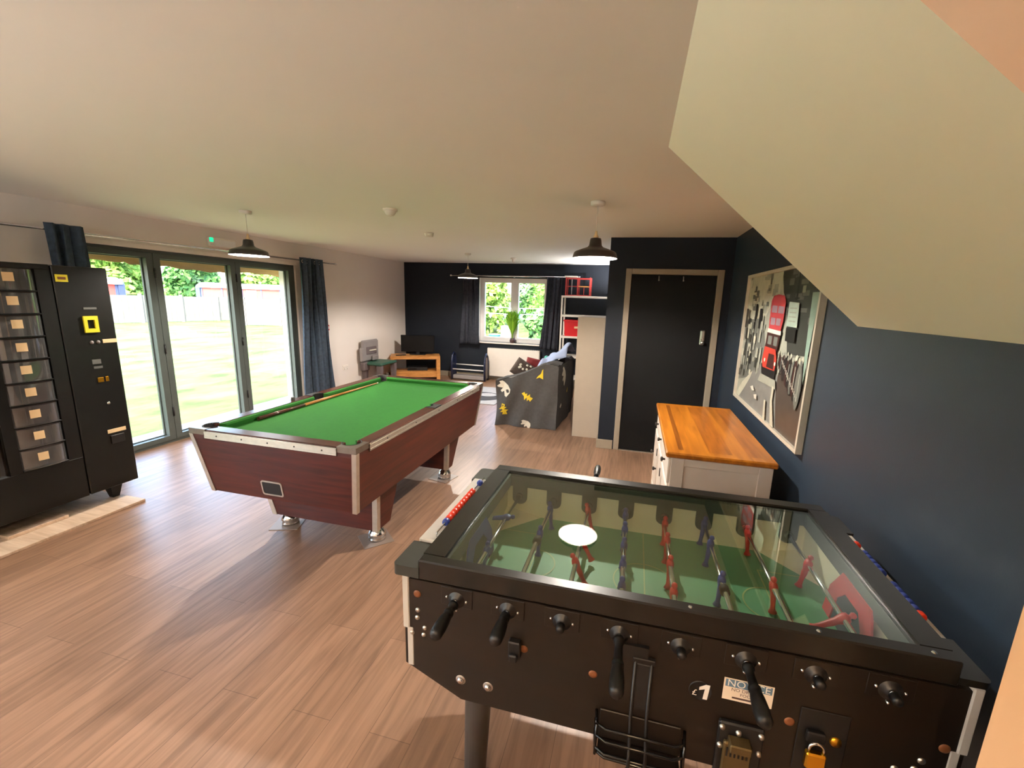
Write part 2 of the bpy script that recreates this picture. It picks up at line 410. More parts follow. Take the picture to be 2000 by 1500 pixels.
b = MB(); b.box(L - .3, YB - .2, -.12, 1.2, F + .3, 0); struct(b.build('floor', 'floor'))
b = MB(); b.box(L - .55, YB - .2, H, 1.2, F + .4, H + .3); struct(b.build('ceiling', 'ceiling'))
b = MB()
b.box(L - .3, YB, 0, L, BY0, H); b.box(L - .3, BY1, 0, L, DY0, H); b.box(L - .3, BY0, DZ, L, BY1, H); b.box(L - .3, BY0, 0, L, BY1, .02); b.box(L - .3, DY1, 0, L, F + .3, H); b.box(L - .3, DY0, DZ, L, DY1, H)
struct(b.build('wall_left', 'wall_white'))
b = MB()
b.box(L, F, 0, WX0, F + .3, H); b.box(WX1, F, 0, 1.1, F + .3, H); b.box(WX0, F, 0, WX1, F + .3, WZ0); b.box(WX0, F, WZ1, WX1, F + .3, H)
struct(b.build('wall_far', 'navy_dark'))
DX0, DX1, DTZ = -.090, .812, 2.03       # door leaf opening
b = MB()
b.box(XD, D, 0, DX0, D + .12, H); b.box(DX1, D, 0, R, D + .12, H); b.box(DX0, D, DTZ, DX1, D + .12, H)
b.box(XD, D + .12, 0, XD + .12, F, H)
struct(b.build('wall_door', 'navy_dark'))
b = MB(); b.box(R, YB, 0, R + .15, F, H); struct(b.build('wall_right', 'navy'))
b = MB(); b.box(L, YB - .15, 0, R, YB, H); struct(b.build('wall_back', 'wall_white'))
# sloping underside of the stair
b = MB(); b.prism([(.0823, H), (R, 1.6435), (R, H)], .826, 2.172, 'y'); o = struct(b.build('wall_stair', ['soffit', 'warm_lit_pale']))
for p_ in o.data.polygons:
    if p_.normal.y < -.9: p_.material_index = 1  # near face takes the colour with the lamp glow in it
b = MB(); b.box(.678, .60, 0, R, .826, H); struct(b.build('wall_stub', 'warm_lit'))  # orange lamp light is part of this wall's base colour

# skirting
b = MB(); b.box(L, DY1 + .02, 0, L + .016, F, .11, .003); struct(b.build('baseboard_left', 'taupe'))
b = MB(); b.box(L + .016, F - .016, 0, XD, F, .11, .003); struct(b.build('baseboard_far', 'taupe'))
b = MB(); b.box(XD - .016, D - .016, 0, -.152, D, .11, .003); b.box(XD - .016, D, 0, XD, F - .016, .11, .003)
b.box(.874, D - .016, 0, R, D, .11, .003); struct(b.build('baseboard_door', 'taupe'))
b = MB(); b.box(R - .016, .85, 0, R, D - .016, .11, .003); struct(b.build('baseboard_right', 'taupe'))

# door in the dark block
b = MB()
b.box(DX0 - .05, D - .02, 0, DX0 + .012, D + .12, DTZ + .046, .004); b.box(DX1 - .012, D - .02, 0, DX1 + .05, D + .12, DTZ + .046, .004)
b.box(DX0 + .012, D - .02, DTZ - .012, DX1 - .012, D + .12, DTZ + .046, .004)
struct(b.build('trim_1', 'taupe'))
d1 = MB(); d1.box(DX0 + .014, D + .02, .008, DX1 - .014, D + .062, DTZ - .014, .002); d1 = struct(d1.build('door_1', 'door_dark'))
b = MB(); b.box(.690, D - .006, 1.285, .738, D + .02, 1.445, .008); b.box(.700, D - .02, 1.355, .728, D - .006, 1.44, .004)
b.lathe([(0, -.05), (.02, -.048), (.021, -.03), (.012, -.022), (.012, 0)], (.714, D, 1.315), 20, 'y')
b.build('door_lock', 'steel', d1)
for x in (.21, .46):
    b = MB(); b.tube([(x, D + .02, 2.0), (x, D - .012, 2.0), (x, D - .016, 1.985), (x, D - .016, 1.96), (x, D - .03, 1.955)], .005, 8)
    b.sphere((x, D - .03, 1.957), .008); b.build('door_hook', 'steel', d1)
b = MB(); b.box(DX0 + .012, D - .005, 0, DX1 - .012, D + .02, .007); struct(b.build('trim_2', 'alu'))

# bifold doors
fx0, fx1 = L - .13, L - .03
b = MB(); b.frame((DY0, 0, DY1, DZ), (DY0 + .05, .03, DY1 - .05, DZ - .032), fx0, fx1, 'x'); struct(b.build('trim_3', 'frame'))
ys = [DY0 + .052, 3.560, 4.520, DY1 - .052]
for i in range(3):
    y0, y1 = ys[i] + .002, ys[i + 1] - .002
    f = MB(); f.frame((y0, .032, y1, DZ - .034), (y0 + .066, .085, y1 - .066, DZ - .084), fx0 + .02, fx1 + .012, 'x')
    f = struct(f.build('door_%d' % (i + 2), 'frame'))
    g = MB(); g.box(L - .09, y0 + .066, .085, L - .084, y1 - .066, DZ - .084); g.build('pane', 'window_glass', f)
    bd = MB(); bd.frame((y0 + .066, .085, y1 - .066, DZ - .084), (y0 + .076, .095, y1 - .076, DZ - .094), L - .097, L - .077, 'x'); bd.build('glazing_bead', 'frame', f)
    if i < 2:
        for z in (.35, 1.05, 1.85):
            h = MB(); h.tube([(L - .012, y1 + .002, z - .05), (L - .012, y1 + .002, z + .05)], .009, 10); h.build('hinge', 'black', f)
b = MB(); b.box(L - .03, DY0 - .02, DZ - .002, L + .012, DY1 + .02, DZ + .042, .004); struct(b.build('trim_4', 'white'))

# added glazing, unseen behind the viewer, for lawn light on ceiling and soffit
b = MB(); b.frame((BY0, .02, BY1, DZ), (BY0 + .06, .09, BY1 - .06, DZ - .06), fx0, fx1, 'x')
for y in (BY0 + 1.03, BY0 + 2.07): b.box(fx0, y - .05, .09, fx1, y + .05, DZ - .06)
w2_ = struct(b.build('added_window', 'frame'))
g = MB(); g.box(L - .09, BY0 + .06, .09, L - .084, BY1 - .06, DZ - .06); g.build('pane', 'window_glass', w2_)

# far window
wy0, wy1 = F + .10, F + .17
b = MB(); b.frame((WX0, WZ0, WX1, WZ1), (WX0 + .06, WZ0 + .07, WX1 - .06, WZ1 - .055), wy0, wy1, 'y')
xm = -2.455
b.box(xm - .045, wy0, WZ0 + .07, xm + .045, wy1, WZ1 - .055)
w1 = struct(b.build('window_1', 'upvc'))
for x0, x1 in ((WX0 + .06, xm - .045), (xm + .045, WX1 - .06)):
    s_ = MB(); s_.frame((x0, WZ0 + .07, x1, WZ1 - .055), (x0 + .035, WZ0 + .105, x1 - .035, WZ1 - .09), wy0 - .012, wy1 - .01, 'y')
    s_ = s_.build('sash', 'upvc', w1)
    g = MB(); g.box(x0 + .035, wy0 + .03, WZ0 + .105, x1 - .035, wy0 + .036, WZ1 - .09); g.build('pane', 'window_glass', s_)
    if x0 > xm:
        h = MB(); h.box(x0 + .008, wy0 - .03, 1.38, x0 + .028, wy0 - .012, 1.5, .004); h.build('window_handle', 'white', s_)
b = MB(); b.box(WX0 - .03, F - .045, WZ0 - .03, WX1 + .03, F + .10, WZ0, .006); b.build('window_sill', 'white', w1)
b = MB(); b.box(WX0, F + .001, WZ1 - .001, WX1, F + .1, WZ1 + .001); b.build('reveal_head', 'white', w1)
for x in (WX0, WX1):
    b = MB(); b.box(x - .001, F + .001, WZ0, x + .001, F + .1, WZ1); b.build('reveal_side', 'white', w1)

# ------------------------------------------------------------------ pendant lamps
def make_pendant(name, label, loc):
    t = thing(name, label, 'lamp', loc, 0, 'charcoal pendant lamps')
    b = MB(); b.lathe([(0, 0), (.05, 0), (.05, -.02), (.042, -.028), (0, -.028)], n=28); b.build('ceiling_rose', 'white', t)
    b = MB(); b.tube([(0, 0, -.028), (0, 0, -.205)], .003, 8); b.build('cord', 'white', t)
    b = MB(); b.lathe([(0, -.195), (.007, -.196), (.011, -.22), (.018, -.235), (.018, -.245), (0, -.245)], n=20); b.build('cord_grip', 'label', t)
    z0 = -.385
    out = [(.018, -.243), (.037, -.247), (.041, -.262), (.046, -.295), (.058, -.308), (.100, -.322), (.138, -.337), (.150, -.345), (.158, z0 + .012), (.160, z0)]
    inn = [(.157, z0), (.154, z0 + .014), (.147, -.350), (.134, -.342), (.098, -.327), (.060, -.313), (.044, -.300), (.03, -.262), (0, -.262)]
    b = MB(); b.lathe(out, n=48); b.cur = 1; b.lathe([out[-1]] + inn, n=48); b.build('lamp_shade', ['shade_out', 'shade_in'], t, fix=False)
    b = MB(); b.sphere((0, 0, -.288), .026, 20, 12, (1, 1, 1.1)); b.build('bulb', 'bulb', t)
    ld = bpy.data.lights.new('bulb_light', 'POINT'); ld.energy = LAMP_W; ld.color = LAMP_COL; ld.shadow_soft_size = .022
    lo = bpy.data.objects.new('bulb_light', ld); C.objects.link(lo); lo.location = (0, 0, -.334); lo.parent = t
    return t
p0 = make_pendant('pendant_lamp', 'charcoal pendant lamp hanging in front of the bifold doors', (-3.459, 3.324, H))
dup(p0, (-.321, 3.224, H), 0, 'charcoal pendant lamp hanging nearest the dark door, largest of the pendants')
dup(p0, (-2.70, 6.721, H), 0, 'charcoal pendant lamp hanging before the far window, the most distant')
wd = bpy.data.lights.new('warm_bulb_light', 'POINT'); wd.energy = 18; wd.color = (1, .66, .38); wd.shadow_soft_size = .022  # for the unseen pendants added behind the viewer as warm fill
for q in (dup(p0, (-.05, -.9, H), 0, 'charcoal pendant lamp added unseen behind the viewer near the stair'), dup(p0, (-1.6, -2.0, H), 0, 'charcoal pendant lamp added unseen behind the viewer near the back wall')):
    for k in q.children:
        if k.type == 'LIGHT': k.data = wd

# added ceiling fill: two unseen uplighters behind the viewer, one hidden by the block
UP_COL = (1.0, .99, .98)
def uplighter(name, label, cat, loc, watts, wall=False, group=None):
    t = thing(name, label, cat, loc, 0, group); z = 0 if wall else 1.72; k = .42 if wall else 1
    b = MB(); b.lathe([(q * k, z + h) for q, h in [(.012, 0), (.06, .015), (.12, .06), (.15, .11), (.146, .11), (.116, .064), (.058, .022), (0, .018)]], n=28); b.build('lamp_shade', 'white', t)
    if wall:
        b = MB(); b.box(0, -.02, -.03, .0745, .02, .004, .004); b.build('bracket', 'steel', t)
    else:
        b = MB(); b.tube([(0, 0, .02), (0, 0, z + .01)], .012, 12); b.build('pole', 'steel', t)
        b = MB(); b.lathe([(0, 0), (.14, 0), (.14, .015), (.03, .03), (0, .03)], n=28); b.build('base', 'steel', t)
    b = MB(); b.sphere((0, 0, z + .045), .02, 14, 8); b.build('bulb', 'bulb', t)
    ld = bpy.data.lights.new('bulb_light', 'POINT'); ld.energy = watts; ld.color = UP_COL; ld.shadow_soft_size = .02
    lo = bpy.data.objects.new('bulb_light', ld); C.objects.link(lo); lo.location = (0, 0, z + .09); lo.parent = t
uplighter('added_floor_lamp', 'steel uplighter added for ceiling fill, unseen behind the viewer in the middle of the room', 'lamp', (-2.3, -1.5, 0), 92)
uplighter('added_floor_lamp', 'steel uplighter added for ceiling fill, unseen behind the viewer by the added glazing', 'lamp', (-4.3, .35, 0), 6)
uplighter('added_wall_uplighter', 'white uplighter added for ceiling fill, hidden on the side of the dark block behind the bookcase', 'lamp', (XD - .075, 7.9, 1.72), 34, True)

# ceiling detectors
def detector(loc, label, prof, group='ceiling detectors'):
    t = thing('smoke_detector', label, 'detector', loc, 0, group)
    b = MB(); b.lathe(prof[0], n=28); b.build('base', 'white', t)
    b = MB(); b.lathe(prof[1], n=28); b.build('head', 'white', t); return t
pA = [[(0, 0), (.058, 0), (.058, -.018), (0, -.018)], [(.046, -.018), (.044, -.03), (.036, -.042), (.03, -.05), (.012, -.056), (0, -.056)]]
pB = [[(0, 0), (.052, 0), (.052, -.02), (0, -.02)], [(.05, -.02), (.046, -.04), (0, -.042)]]
pC = [[(0, 0), (.05, 0), (.05, -.02), (0, -.02)], [(.03, -.02), (.028, -.05), (.016, -.07), (0, -.072)]]
detector((-2.025, 3.341, H), 'domed white smoke detector on the ceiling, nearest to the viewer', pA)
detector((-2.316, 4.607, H), 'flat-bottomed white detector on the ceiling, middle one', pB)
detector((-2.132, 7.403, H), 'small white detector on the ceiling above the far window', pC)

# exit light, call point, socket
t = thing('exit_light', 'white emergency light with green glow above the bifold doors', 'exit light', (L, 4.28, 2.25))
b = MB(); b.box(0, -.12, -.055, .05, .22, .05, .008); b.build('casing', 'white', t)
b = MB(); b.box(.05, -.065, -.045, .054, .21, .03); b.build('diffuser', 'upvc', t)
b = MB(); b.box(.045, -.125, -.005, .056, -.075, .045, .006); b.build('indicator', 'green_glow', t)
t = thing('fire_call_point', 'small red fire alarm call point on the white wall', 'alarm', (L, 6.056, 1.144))
b = MB(); b.box(0, -.045, -.045, .05, .045, .045, .005); b.build('box', 'call_red', t)
b = MB(); b.box(.05, -.03, -.02, .053, .03, .022); b.build('glass_panel', 'white', t)
t = thing('wall_socket', 'white double socket low on the white wall', 'socket', (L, 6.506, .42))
b = MB(); b.box(0, -.073, -.043, .01, .073, .043, .003); b.build('face_plate', 'white', t)
for y in (-.035, .035):
    b = MB(); b.box(.01, y - .006, -.03, .0112, y + .006, -.018); b.box(.01, y - .02, 0, .0112, y - .012, .006); b.box(.01, y + .012, 0, .0112, y + .02, .006); b.build('pin_holes', 'black', t)

# ------------------------------------------------------------------ curtains and rods
def curtain(name, label, axis, fixed, a0, a1, c0, c1, z0, z1, folds, amp, m, rings=True, group=None, seed=0):
    """hanging cloth: at the top it spans a0..a1, at the foot c0..c1"""
    rn = random.Random(seed); ph = rn.random() * 6
    mid = ((a0 + a1) / 2)
    loc = (fixed, mid, z0) if axis == 'y' else (mid, fixed, z0)
    t = thing(name, label, 'curtain', loc, 0, group)
    def fn(u, v):
        z = z1 + (z0 - z1) * v
        s0 = a0 + (a1 - a0) * u; s1 = c0 + (c1 - c0) * u
        e = v ** 1.3; s = s0 * (1 - e) + s1 * e
        w = amp * (math.cos(2 * PI * folds * u + ph) + .35 * math.sin(2 * PI * folds * 1.7 * u + ph * 2 + 1.2 * v)) * (1 - .25 * v) + .01 * math.sin(7 * u + 5 * v)
        s += .012 * math.sin(2 * PI * folds * u * 1.3 + 4 * v)
        return (fixed + w, s, z) if axis == 'y' else (s, fixed + w, z)
    mb = MB(loc); mb.grid(fn, int(folds * 14), 26)
    o = mb.build('cloth', m, t); sm = o.modifiers.new('thick', 'SOLIDIFY'); sm.thickness = .004
    if rings:
        for k in range(int(folds)):
            u = (k + .5) / folds; x, y, z = fn(u, .025)
            mb = MB(loc)
            pts = [(x + .02 * math.cos(q), y, z + .02 * math.sin(q)) if axis == 'x' else (x, y + .02 * math.cos(q), z + .02 * math.sin(q)) for q in [2 * PI * i / 14 for i in range(15)]]
            mb.tube(pts, .004, 6, caps=False); mb.build('eyelet', 'steel', t)
    return t
cx = L + .10; cc = cx + .064
curtain('curtain', 'navy curtain hanging to the floor right of the bifold doors', 'y', cc, 5.42, 5.86, 5.36, 6.02, .02, 2.195, 5, .032, 'curtain', group='curtains at the bifold doors', seed=3)
curtain('curtain', 'dark curtain behind the vending machine, left of the bifold doors', 'y', cc, 2.63, 2.90, 2.62, 2.93, .02, 2.20, 3, .026, 'curtain', rings=False, group='curtains at the bifold doors', seed=5)
def rod(name, label, p0, p1, r, brackets, wall_dir):
    t = thing(name, label, 'curtain rod', p0)
    b = MB(p0); b.tube([p0, p1], r, 12); b.build('pole', 'chrome', t)
    d = (Vector(p1) - Vector(p0)).normalized()
    for p, s_ in ((Vector(p0), -1), (Vector(p1), 1)):
        b = MB(p0); b.sphere(tuple(p + d * s_ * .018), .022, 14, 10); b.build('finial', 'chrome', t)
    for q in brackets:
        c = Vector(p0) + d * q; w = Vector(wall_dir)
        b = MB(p0); b.tube([c, c + w], .006, 8); b.tube([c + w * .96, c + w], .022, 14); b.build('bracket', 'steel', t)
rod('curtain_rod', 'long chrome curtain rod above the bifold doors', (cx, 1.5, 2.145), (cx, 6.24, 2.165), .012, (.9, 2.95, 4.55), (-.10, 0, 0))
FY = F - .10
rod('curtain_rod', 'white metal curtain rod above the far window', (-3.77, FY, 2.14), (-1.13, FY, 2.155), .014, (.25, 1.32, 2.4), (0, .10, 0))
curtain('curtain', 'dark short curtain left of the far window', 'x', FY - .045, -3.50, -3.19, -3.56, -3.12, .75, 2.14, 4, .024, 'curtain_dark', rings=False, group='curtains at the far window', seed=8)
curtain('curtain', 'dark short curtain right of the far window', 'x', FY - .045, -1.74, -1.45, -1.84, -1.46, .73, 2.15, 4, .024, 'curtain_dark', rings=False, group='curtains at the far window', seed=9)

# ------------------------------------------------------------------ pool table
PX, PY, PW, PL, PZ = -2.048, 3.016, 1.184, 2.076, .86
t = thing('pool_table', 'mahogany pool table with green baize bed', 'pool table', (PX, PY, 0))
T = (PX, PY, 0)
x0, x1, y0, y1 = PX - PW / 2, PX + PW / 2, PY - PL / 2, PY + PL / 2
bodyT, bodyB = .80, .43; tp = .06
def taper(mb, ax0, ay0, ax1, ay1, za, bx0, by0, bx1, by1, zb):
    vs = [(ax0, ay0, za), (ax1, ay0, za), (ax1, ay1, za), (ax0, ay1, za), (bx0, by0, zb), (bx1, by0, zb), (bx1, by1, zb), (bx0, by1, zb)]
    mb.add(vs, [(0, 1, 2, 3), (7, 6, 5, 4), (0, 4, 5, 1), (1, 5, 6, 2), (2, 6, 7, 3), (3, 7, 4, 0)])
i0 = .006
b = MB(T); taper(b, x0 + i0, y0 + i0, x1 - i0, y1 - i0, bodyT, x0 + tp, y0 + tp, x1 - tp, y1 - tp, bodyB)
for sx in (-1, 1):
    for sy in (-1, 1): b.prism([(PX + sx * (PW / 2 - q_[0]), PY + sy * (PL / 2 - q_[1])) for q_ in ((.004, .004), (.125, .004), (.125, .03), (.03, .03), (.03, .125), (.004, .125))], bodyT - .001, bodyT + .0255, 'z')
b.build('cabinet', 'mahogany', t)
# corner strips of the cabinet
for sx, sy in ((-1, -1), (1, -1), (1, 1), (-1, 1)):
    xa = PX + sx * (PW / 2 - i0 + .003); ya = PY + sy * (PL / 2 - i0 + .003); xb = PX + sx * (PW / 2 - tp); yb = PY + sy * (PL / 2 - tp)
    b = MB(T); w = .030
    taper(b, min(xa, xa - sx * w) + (.004 if sx > 0 else -.004), min(ya, ya - sy * w) + (.004 if sy > 0 else -.004), max(xa, xa - sx * w) + (.004 if sx > 0 else -.004), max(ya, ya - sy * w) + (.004 if sy > 0 else -.004), bodyT + .0255,
          min(xb, xb - sx * w) + (.004 if sx > 0 else -.004), min(yb, yb - sy * w) + (.004 if sy > 0 else -.004), max(xb, xb - sx * w) + (.004 if sx > 0 else -.004), max(yb, yb - sy * w) + (.004 if sy > 0 else -.004), bodyB - .004)
    b.build('corner_strip', 'alu', t)
# bed, cushions
RW = .115                                             # rail width to the cushion nose
bx0, bx1, by0, by1 = x0 + RW, x1 - RW, y0 + RW, y1 - RW
zb = .815
b = MB(T); b.box(x0 + .055, y0 + .055, bodyT, x1 - .055, y1 - .055, zb); b.build('bed', 'baize', t)
zt = PZ
def rail(mb_args, name):
    pass
cr = .075                                             # half opening of corner pockets
def cushion(ax, p, s0, s1, sgn):
    """ax 'x' = runs along x at y=p; sgn = towards the bed"""
    b = MB(T)
    prof = [(0, zt - .003), (.022, zt - .006), (.030, zt - .016), (.020, zb), (0, zb)]
    n = len(prof); vs = []
    for s_, cut in ((s0, 1), (s1, -1)):
        for q, z in prof:
            c = s_ + cut * q * .8
            vs.append((c, p + sgn * q, z) if ax == 'x' else (p + sgn * q, c, z))
    b.add(vs, [tuple(range(n)), tuple(range(n, 2 * n))] + [(i, (i + 1) % n, n + (i + 1) % n, n + i) for i in range(n)])
    b.build('rail_cushion', 'baize', t)
rw = .085
cushion('x', y0 + rw, bx0 + .018, bx1 - .018, 1); cushion('x', y1 - rw, bx0 + .018, bx1 - .018, -1)
for xx, sg in ((x0 + rw, 1), (x1 - rw, -1)):
    cushion('y', xx, by0 + .018, PY - .058, sg); cushion('y', xx, PY + .058, by1 - .018, sg)
# wooden rails (top) split at the pockets
def railbox(ax, a, bq, lo, hi):
    b = MB(T)
    if ax == 'x': b.box(lo, a, bodyT, hi, bq, zt, .004)
    else: b.box(a, lo, bodyT, bq, hi, zt, .004)
    b.build('rail', 'mahogany_rail', t)
cs = .125                                             # corner plate size
railbox('x', y0, y0 + rw, x0 + cs, x1 - cs); railbox('x', y1 - rw, y1, x0 + cs, x1 - cs)
for a, q in ((x0, x0 + rw), (x1 - rw, x1)):
    railbox('y', a, q, y0 + cs, PY - .06); railbox('y', a, q, PY + .06, y1 - cs)
# aluminium edge strips with screws
def strip(ax, p, sgn, lo, hi):
    b = MB(T)
    for z0_, z1_, d in ((.808, .852, .006), (.814, .820, .008), (.840, .846, .008)):
        if ax == 'x': b.box(lo, p, z0_, hi, p + sgn * d, z1_)
        else: b.box(p, lo, z0_, p + sgn * d, hi, z1_)
    o = b.build('edge_strip', 'alu', t)
    k = 5
    for i in range(k):
        s_ = lo + (hi - lo) * (i + .5) / k; b = MB(T)
        c = (s_, p + sgn * .006, .830) if ax == 'x' else (p + sgn * .006, s_, .830)
        b.lathe([(0, sgn * .003), (.004, sgn * .0025), (.005, 0)], c, 10, 'y' if ax == 'x' else 'x'); b.build('screw', 'iron', o)
strip('x', y0, -1, x0 + cs, x1 - cs); strip('x', y1, 1, x0 + cs, x1 - cs); strip('y', x0, -1, y0 + cs, y1 - cs); strip('y', x1, 1, y0 + cs, y1 - cs)
# corner plates with a pocket notch, pocket liners
for sx, sy in ((-1, -1), (1, -1), (1, 1), (-1, 1)):
    ox = PX + sx * PW / 2; oy = PY + sy * PL / 2
    pc = (.088, .088); pr = .052
    poly = [(0, 0), (cs, 0), (cs, .040)]
    for k in range(9):
        a = math.radians(-30 - 30 * 0 + (-(k) * 240 / 8)) + math.radians(0)
        ang = math.radians(-15 - k * 240 / 8)
        poly.append((pc[0] + pr * math.cos(ang), pc[1] + pr * math.sin(ang)))
    poly = [(0, 0), (cs, 0), (cs, pc[1] - pr * .72)] + [(pc[0] + pr * math.cos(a), pc[1] + pr * math.sin(a)) for a in [math.radians(-46 - i * 178 / 12) for i in range(13)]] + [(pc[0] - pr * .72, cs), (0, cs)]
    b = MB(T); b.prism([(ox - sx * q[0], oy - sy * q[1]) for q in poly], bodyT + .026, zt + .002, 'z'); b.build('corner_plate', 'plate_grey', t)
    b = MB(T); cxx, cyy = ox - sx * pc[0], oy - sy * pc[1]
    a0 = math.atan2(-sy, -sx)      # opens to the bed
    b.add([(cxx + r_ * math.cos(a0 + math.radians(g)), cyy + r_ * math.sin(a0 + math.radians(g)), z) for r_, z in ((.050, zb + .002), (.052, zt + .003), (.057, zt + .004), (.057, zt)) for g in range(60, 301, 12)],
          [(j * 21 + i, j * 21 + i + 1, (j + 1) * 21 + i + 1, (j + 1) * 21 + i) for j in range(3) for i in range(20)], True)
    n_ = 20; b.add([(cxx + .048 * math.cos(2 * PI * i / n_), cyy + .048 * math.sin(2 * PI * i / n_), zb + .0015) for i in range(n_)], [tuple(range(n_))]); b.mi[-1] = 1 if sy < 0 else 0
    b.build('pocket', ['rubber', 'baize'], t)
for sx in (-1, 1):
    ox = PX + sx * PW / 2
    b = MB(T); b.prism([(ox, PY - .06), (ox - sx * .085, PY - .06), (ox - sx * .060, PY - .045), (ox - sx * .046, PY), (ox - sx * .060, PY + .045), (ox - sx * .085, PY + .06), (ox, PY + .06)], bodyT + .006, zt + .002, 'z')
    b.build('pocket_plate', 'black', t)
    b = MB(T); n_ = 20; cxx = ox - sx * .090
    b.add([(cxx + r_ * math.cos(2 * PI * i / n_), PY + r_ * math.sin(2 * PI * i / n_), zb + .0015) for r_ in (.044,) for i in range(n_)], [tuple(range(n_))])
    b.add([(cxx + .043 * math.cos(math.radians(g)), PY + .043 * math.sin(math.radians(g)), z) for z in (zb + .002, zt + .003) for g in (range(-80, 81, 10) if sx > 0 else range(100, 261, 10))],
          [(i, i + 1, 17 + i + 1, 17 + i) for i in range(16)], True)
    b.build('pocket', 'rubber', t)
# ball return on the near end
yn = y0 + .0
def yend(z): return y0 + i0 + (tp - i0) * (bodyT - z) / (bodyT - bodyB)
b = MB(T); rx0, rx1, rz0, rz1 = -2.172, -2.018, .462, .562
def rr(x0, z0, x1, z1, r, n=5):
    pts = []
    for cx_, cz_, s in ((x1 - r, z1 - r, 0), (x0 + r, z1 - r, 90), (x0 + r, z0 + r, 180), (x1 - r, z0 + r, 270)):
        for k in range(n + 1):
            a = math.radians(s + 90 * k / n); pts.append((cx_ + r * math.cos(a), cz_ + r * math.sin(a)))
    return pts
oo = rr(rx0, rz0, rx1, rz1, .016); ii = rr(rx0 + .009, rz0 + .009, rx1 - .009, rz1 - .009, .010); n_ = len(oo)
vs = [(x, yend(z) - .005, z) for x, z in oo] + [(x, yend(z) - .005, z) for x, z in ii] + [(x, yend(z) + .002, z) for x, z in oo] + [(x, yend(z) + .002, z) for x, z in ii]
fs = []
for i in range(n_):
    j = (i + 1) % n_; fs += [(i, j, n_ + j, n_ + i), (i, j, 2 * n_ + j, 2 * n_ + i), (n_ + i, n_ + j, 3 * n_ + j, 3 * n_ + i)]
b.add(vs, fs); rf = b.build('ball_return', 'alu', t)
b = MB(T); b.add([(x, yend(z) - .0015, z) for x, z in ii], [tuple(range(n_))]); b.build('return_opening', 'black', rf)
# pedestals with strips and chrome feet
def pedestal(ya, dtop, dbot, fyc):
    lo = .115
    xa0, xa1, xb0, xb1 = -2.555, -1.595, -2.455, -1.605
    b = MB(T); taper(b, xa0, ya, xa1, ya + dtop, bodyB + .002, xb0, ya, xb1, ya + dbot, lo); b.build('pedestal', 'mahogany', t)
    for sx in (-1, 1):
        xt = xa1 if sx > 0 else xa0; xl = xb1 if sx > 0 else xb0; w = .034
        b = MB(T)
        taper(b, xt - (w if sx > 0 else .004), ya - .004, xt + (.004 if sx > 0 else w), ya + w, bodyB - .002, xl - (w if sx > 0 else .004), ya - .004, xl + (.004 if sx > 0 else w), ya + w, lo - .002)
        b.build('corner_strip', 'alu', t)
    for fx in (-2.40, -1.665):
        b = MB(T); b.lathe([(0, lo + .001), (.020, lo + .001), (.024, .098), (.044, .080), (.058, .056), (.061, .042), (.050, .032), (.060, .020), (.058, .005), (0, .005)], (fx, fyc, 0), 28)
        b.build('foot', 'chrome', t)
pedestal(2.365, .285, .165, 2.455); pedestal(3.50, .30, .12, 3.575)
mats_ = [(-2.41, 2.45, 'grey floor protector sheet under the pool table, near left foot'), (-1.675, 2.45, 'grey floor protector sheet under the pool table, near right foot'), (-1.675, 3.57, 'grey floor protector sheet under the pool table, far right foot')]
for i, (mx_, my_, lb) in enumerate(mats_):
    b = MB((mx_, my_, 0)); b.box(mx_ - .10, my_ - .10, .0002, mx_ + .10, my_ + .10, .004, xf=Matrix.Translation((mx_, my_, 0)) @ Matrix.Rotation(.35 + i * .5, 4, 'Z') @ Matrix.Translation((-mx_, -my_, 0)))
    o = b.build('floor_protector', 'protector'); o.location = (mx_, my_, 0); tag(o, lb, 'mat', 'protector sheets under the table feet')
# cue lying along the left cushion, chalk on the rail
c0 = Vector((-2.507, 2.36, zb + .0145)); c1 = Vector((-2.498, 3.80, zb + .009))
t = thing('pool_cue', 'pale wooden cue lying along the left cushion of the pool table', 'cue', tuple(c0))
b = MB(tuple(c0)); b.tube([c0, c0.lerp(c1, .3)], [.0135, .0115], 14); b.build('butt', 'mahogany_rail', t)
b = MB(tuple(c0)); b.tube([c0.lerp(c1, .3), c0.lerp(c1, .985)], [.0115, .0055], 14); b.build('shaft', 'oak_tv', t)
b = MB(tuple(c0)); b.tube([c0.lerp(c1, .985), c1], [.0056, .005], 12); b.build('ferrule', 'white', t)
b = MB((-2.607, 2.79, zt)); b.box(-2.618, 2.779, zt + .0005, -2.596, 2.801, zt + .024, .002); o = b.build('chalk_cube', 'greyprint'); o.location = (-2.607, 2.79, zt)
tag(o, 'small grey cube of cue chalk on the left rail of the pool table', 'chalk')

# ------------------------------------------------------------------ vending machine
VX, VY0, VY1, VZ0, VZ1 = -3.92, .95, 2.482, .14, 1.835
t = thing('vending_machine', 'tall black vending machine with a column of small clear doors', 'vending machine', (VX, 1.7, 0)); T = (VX, 1.7, 0)
vb = VX - .78
sy = 2.155                                            # seam between the main door and the coin panel
b = MB(T); b.box(vb, VY0, VZ0, VX - .045, VY1, VZ1, .004); b.build('cabinet', 'vend', t)
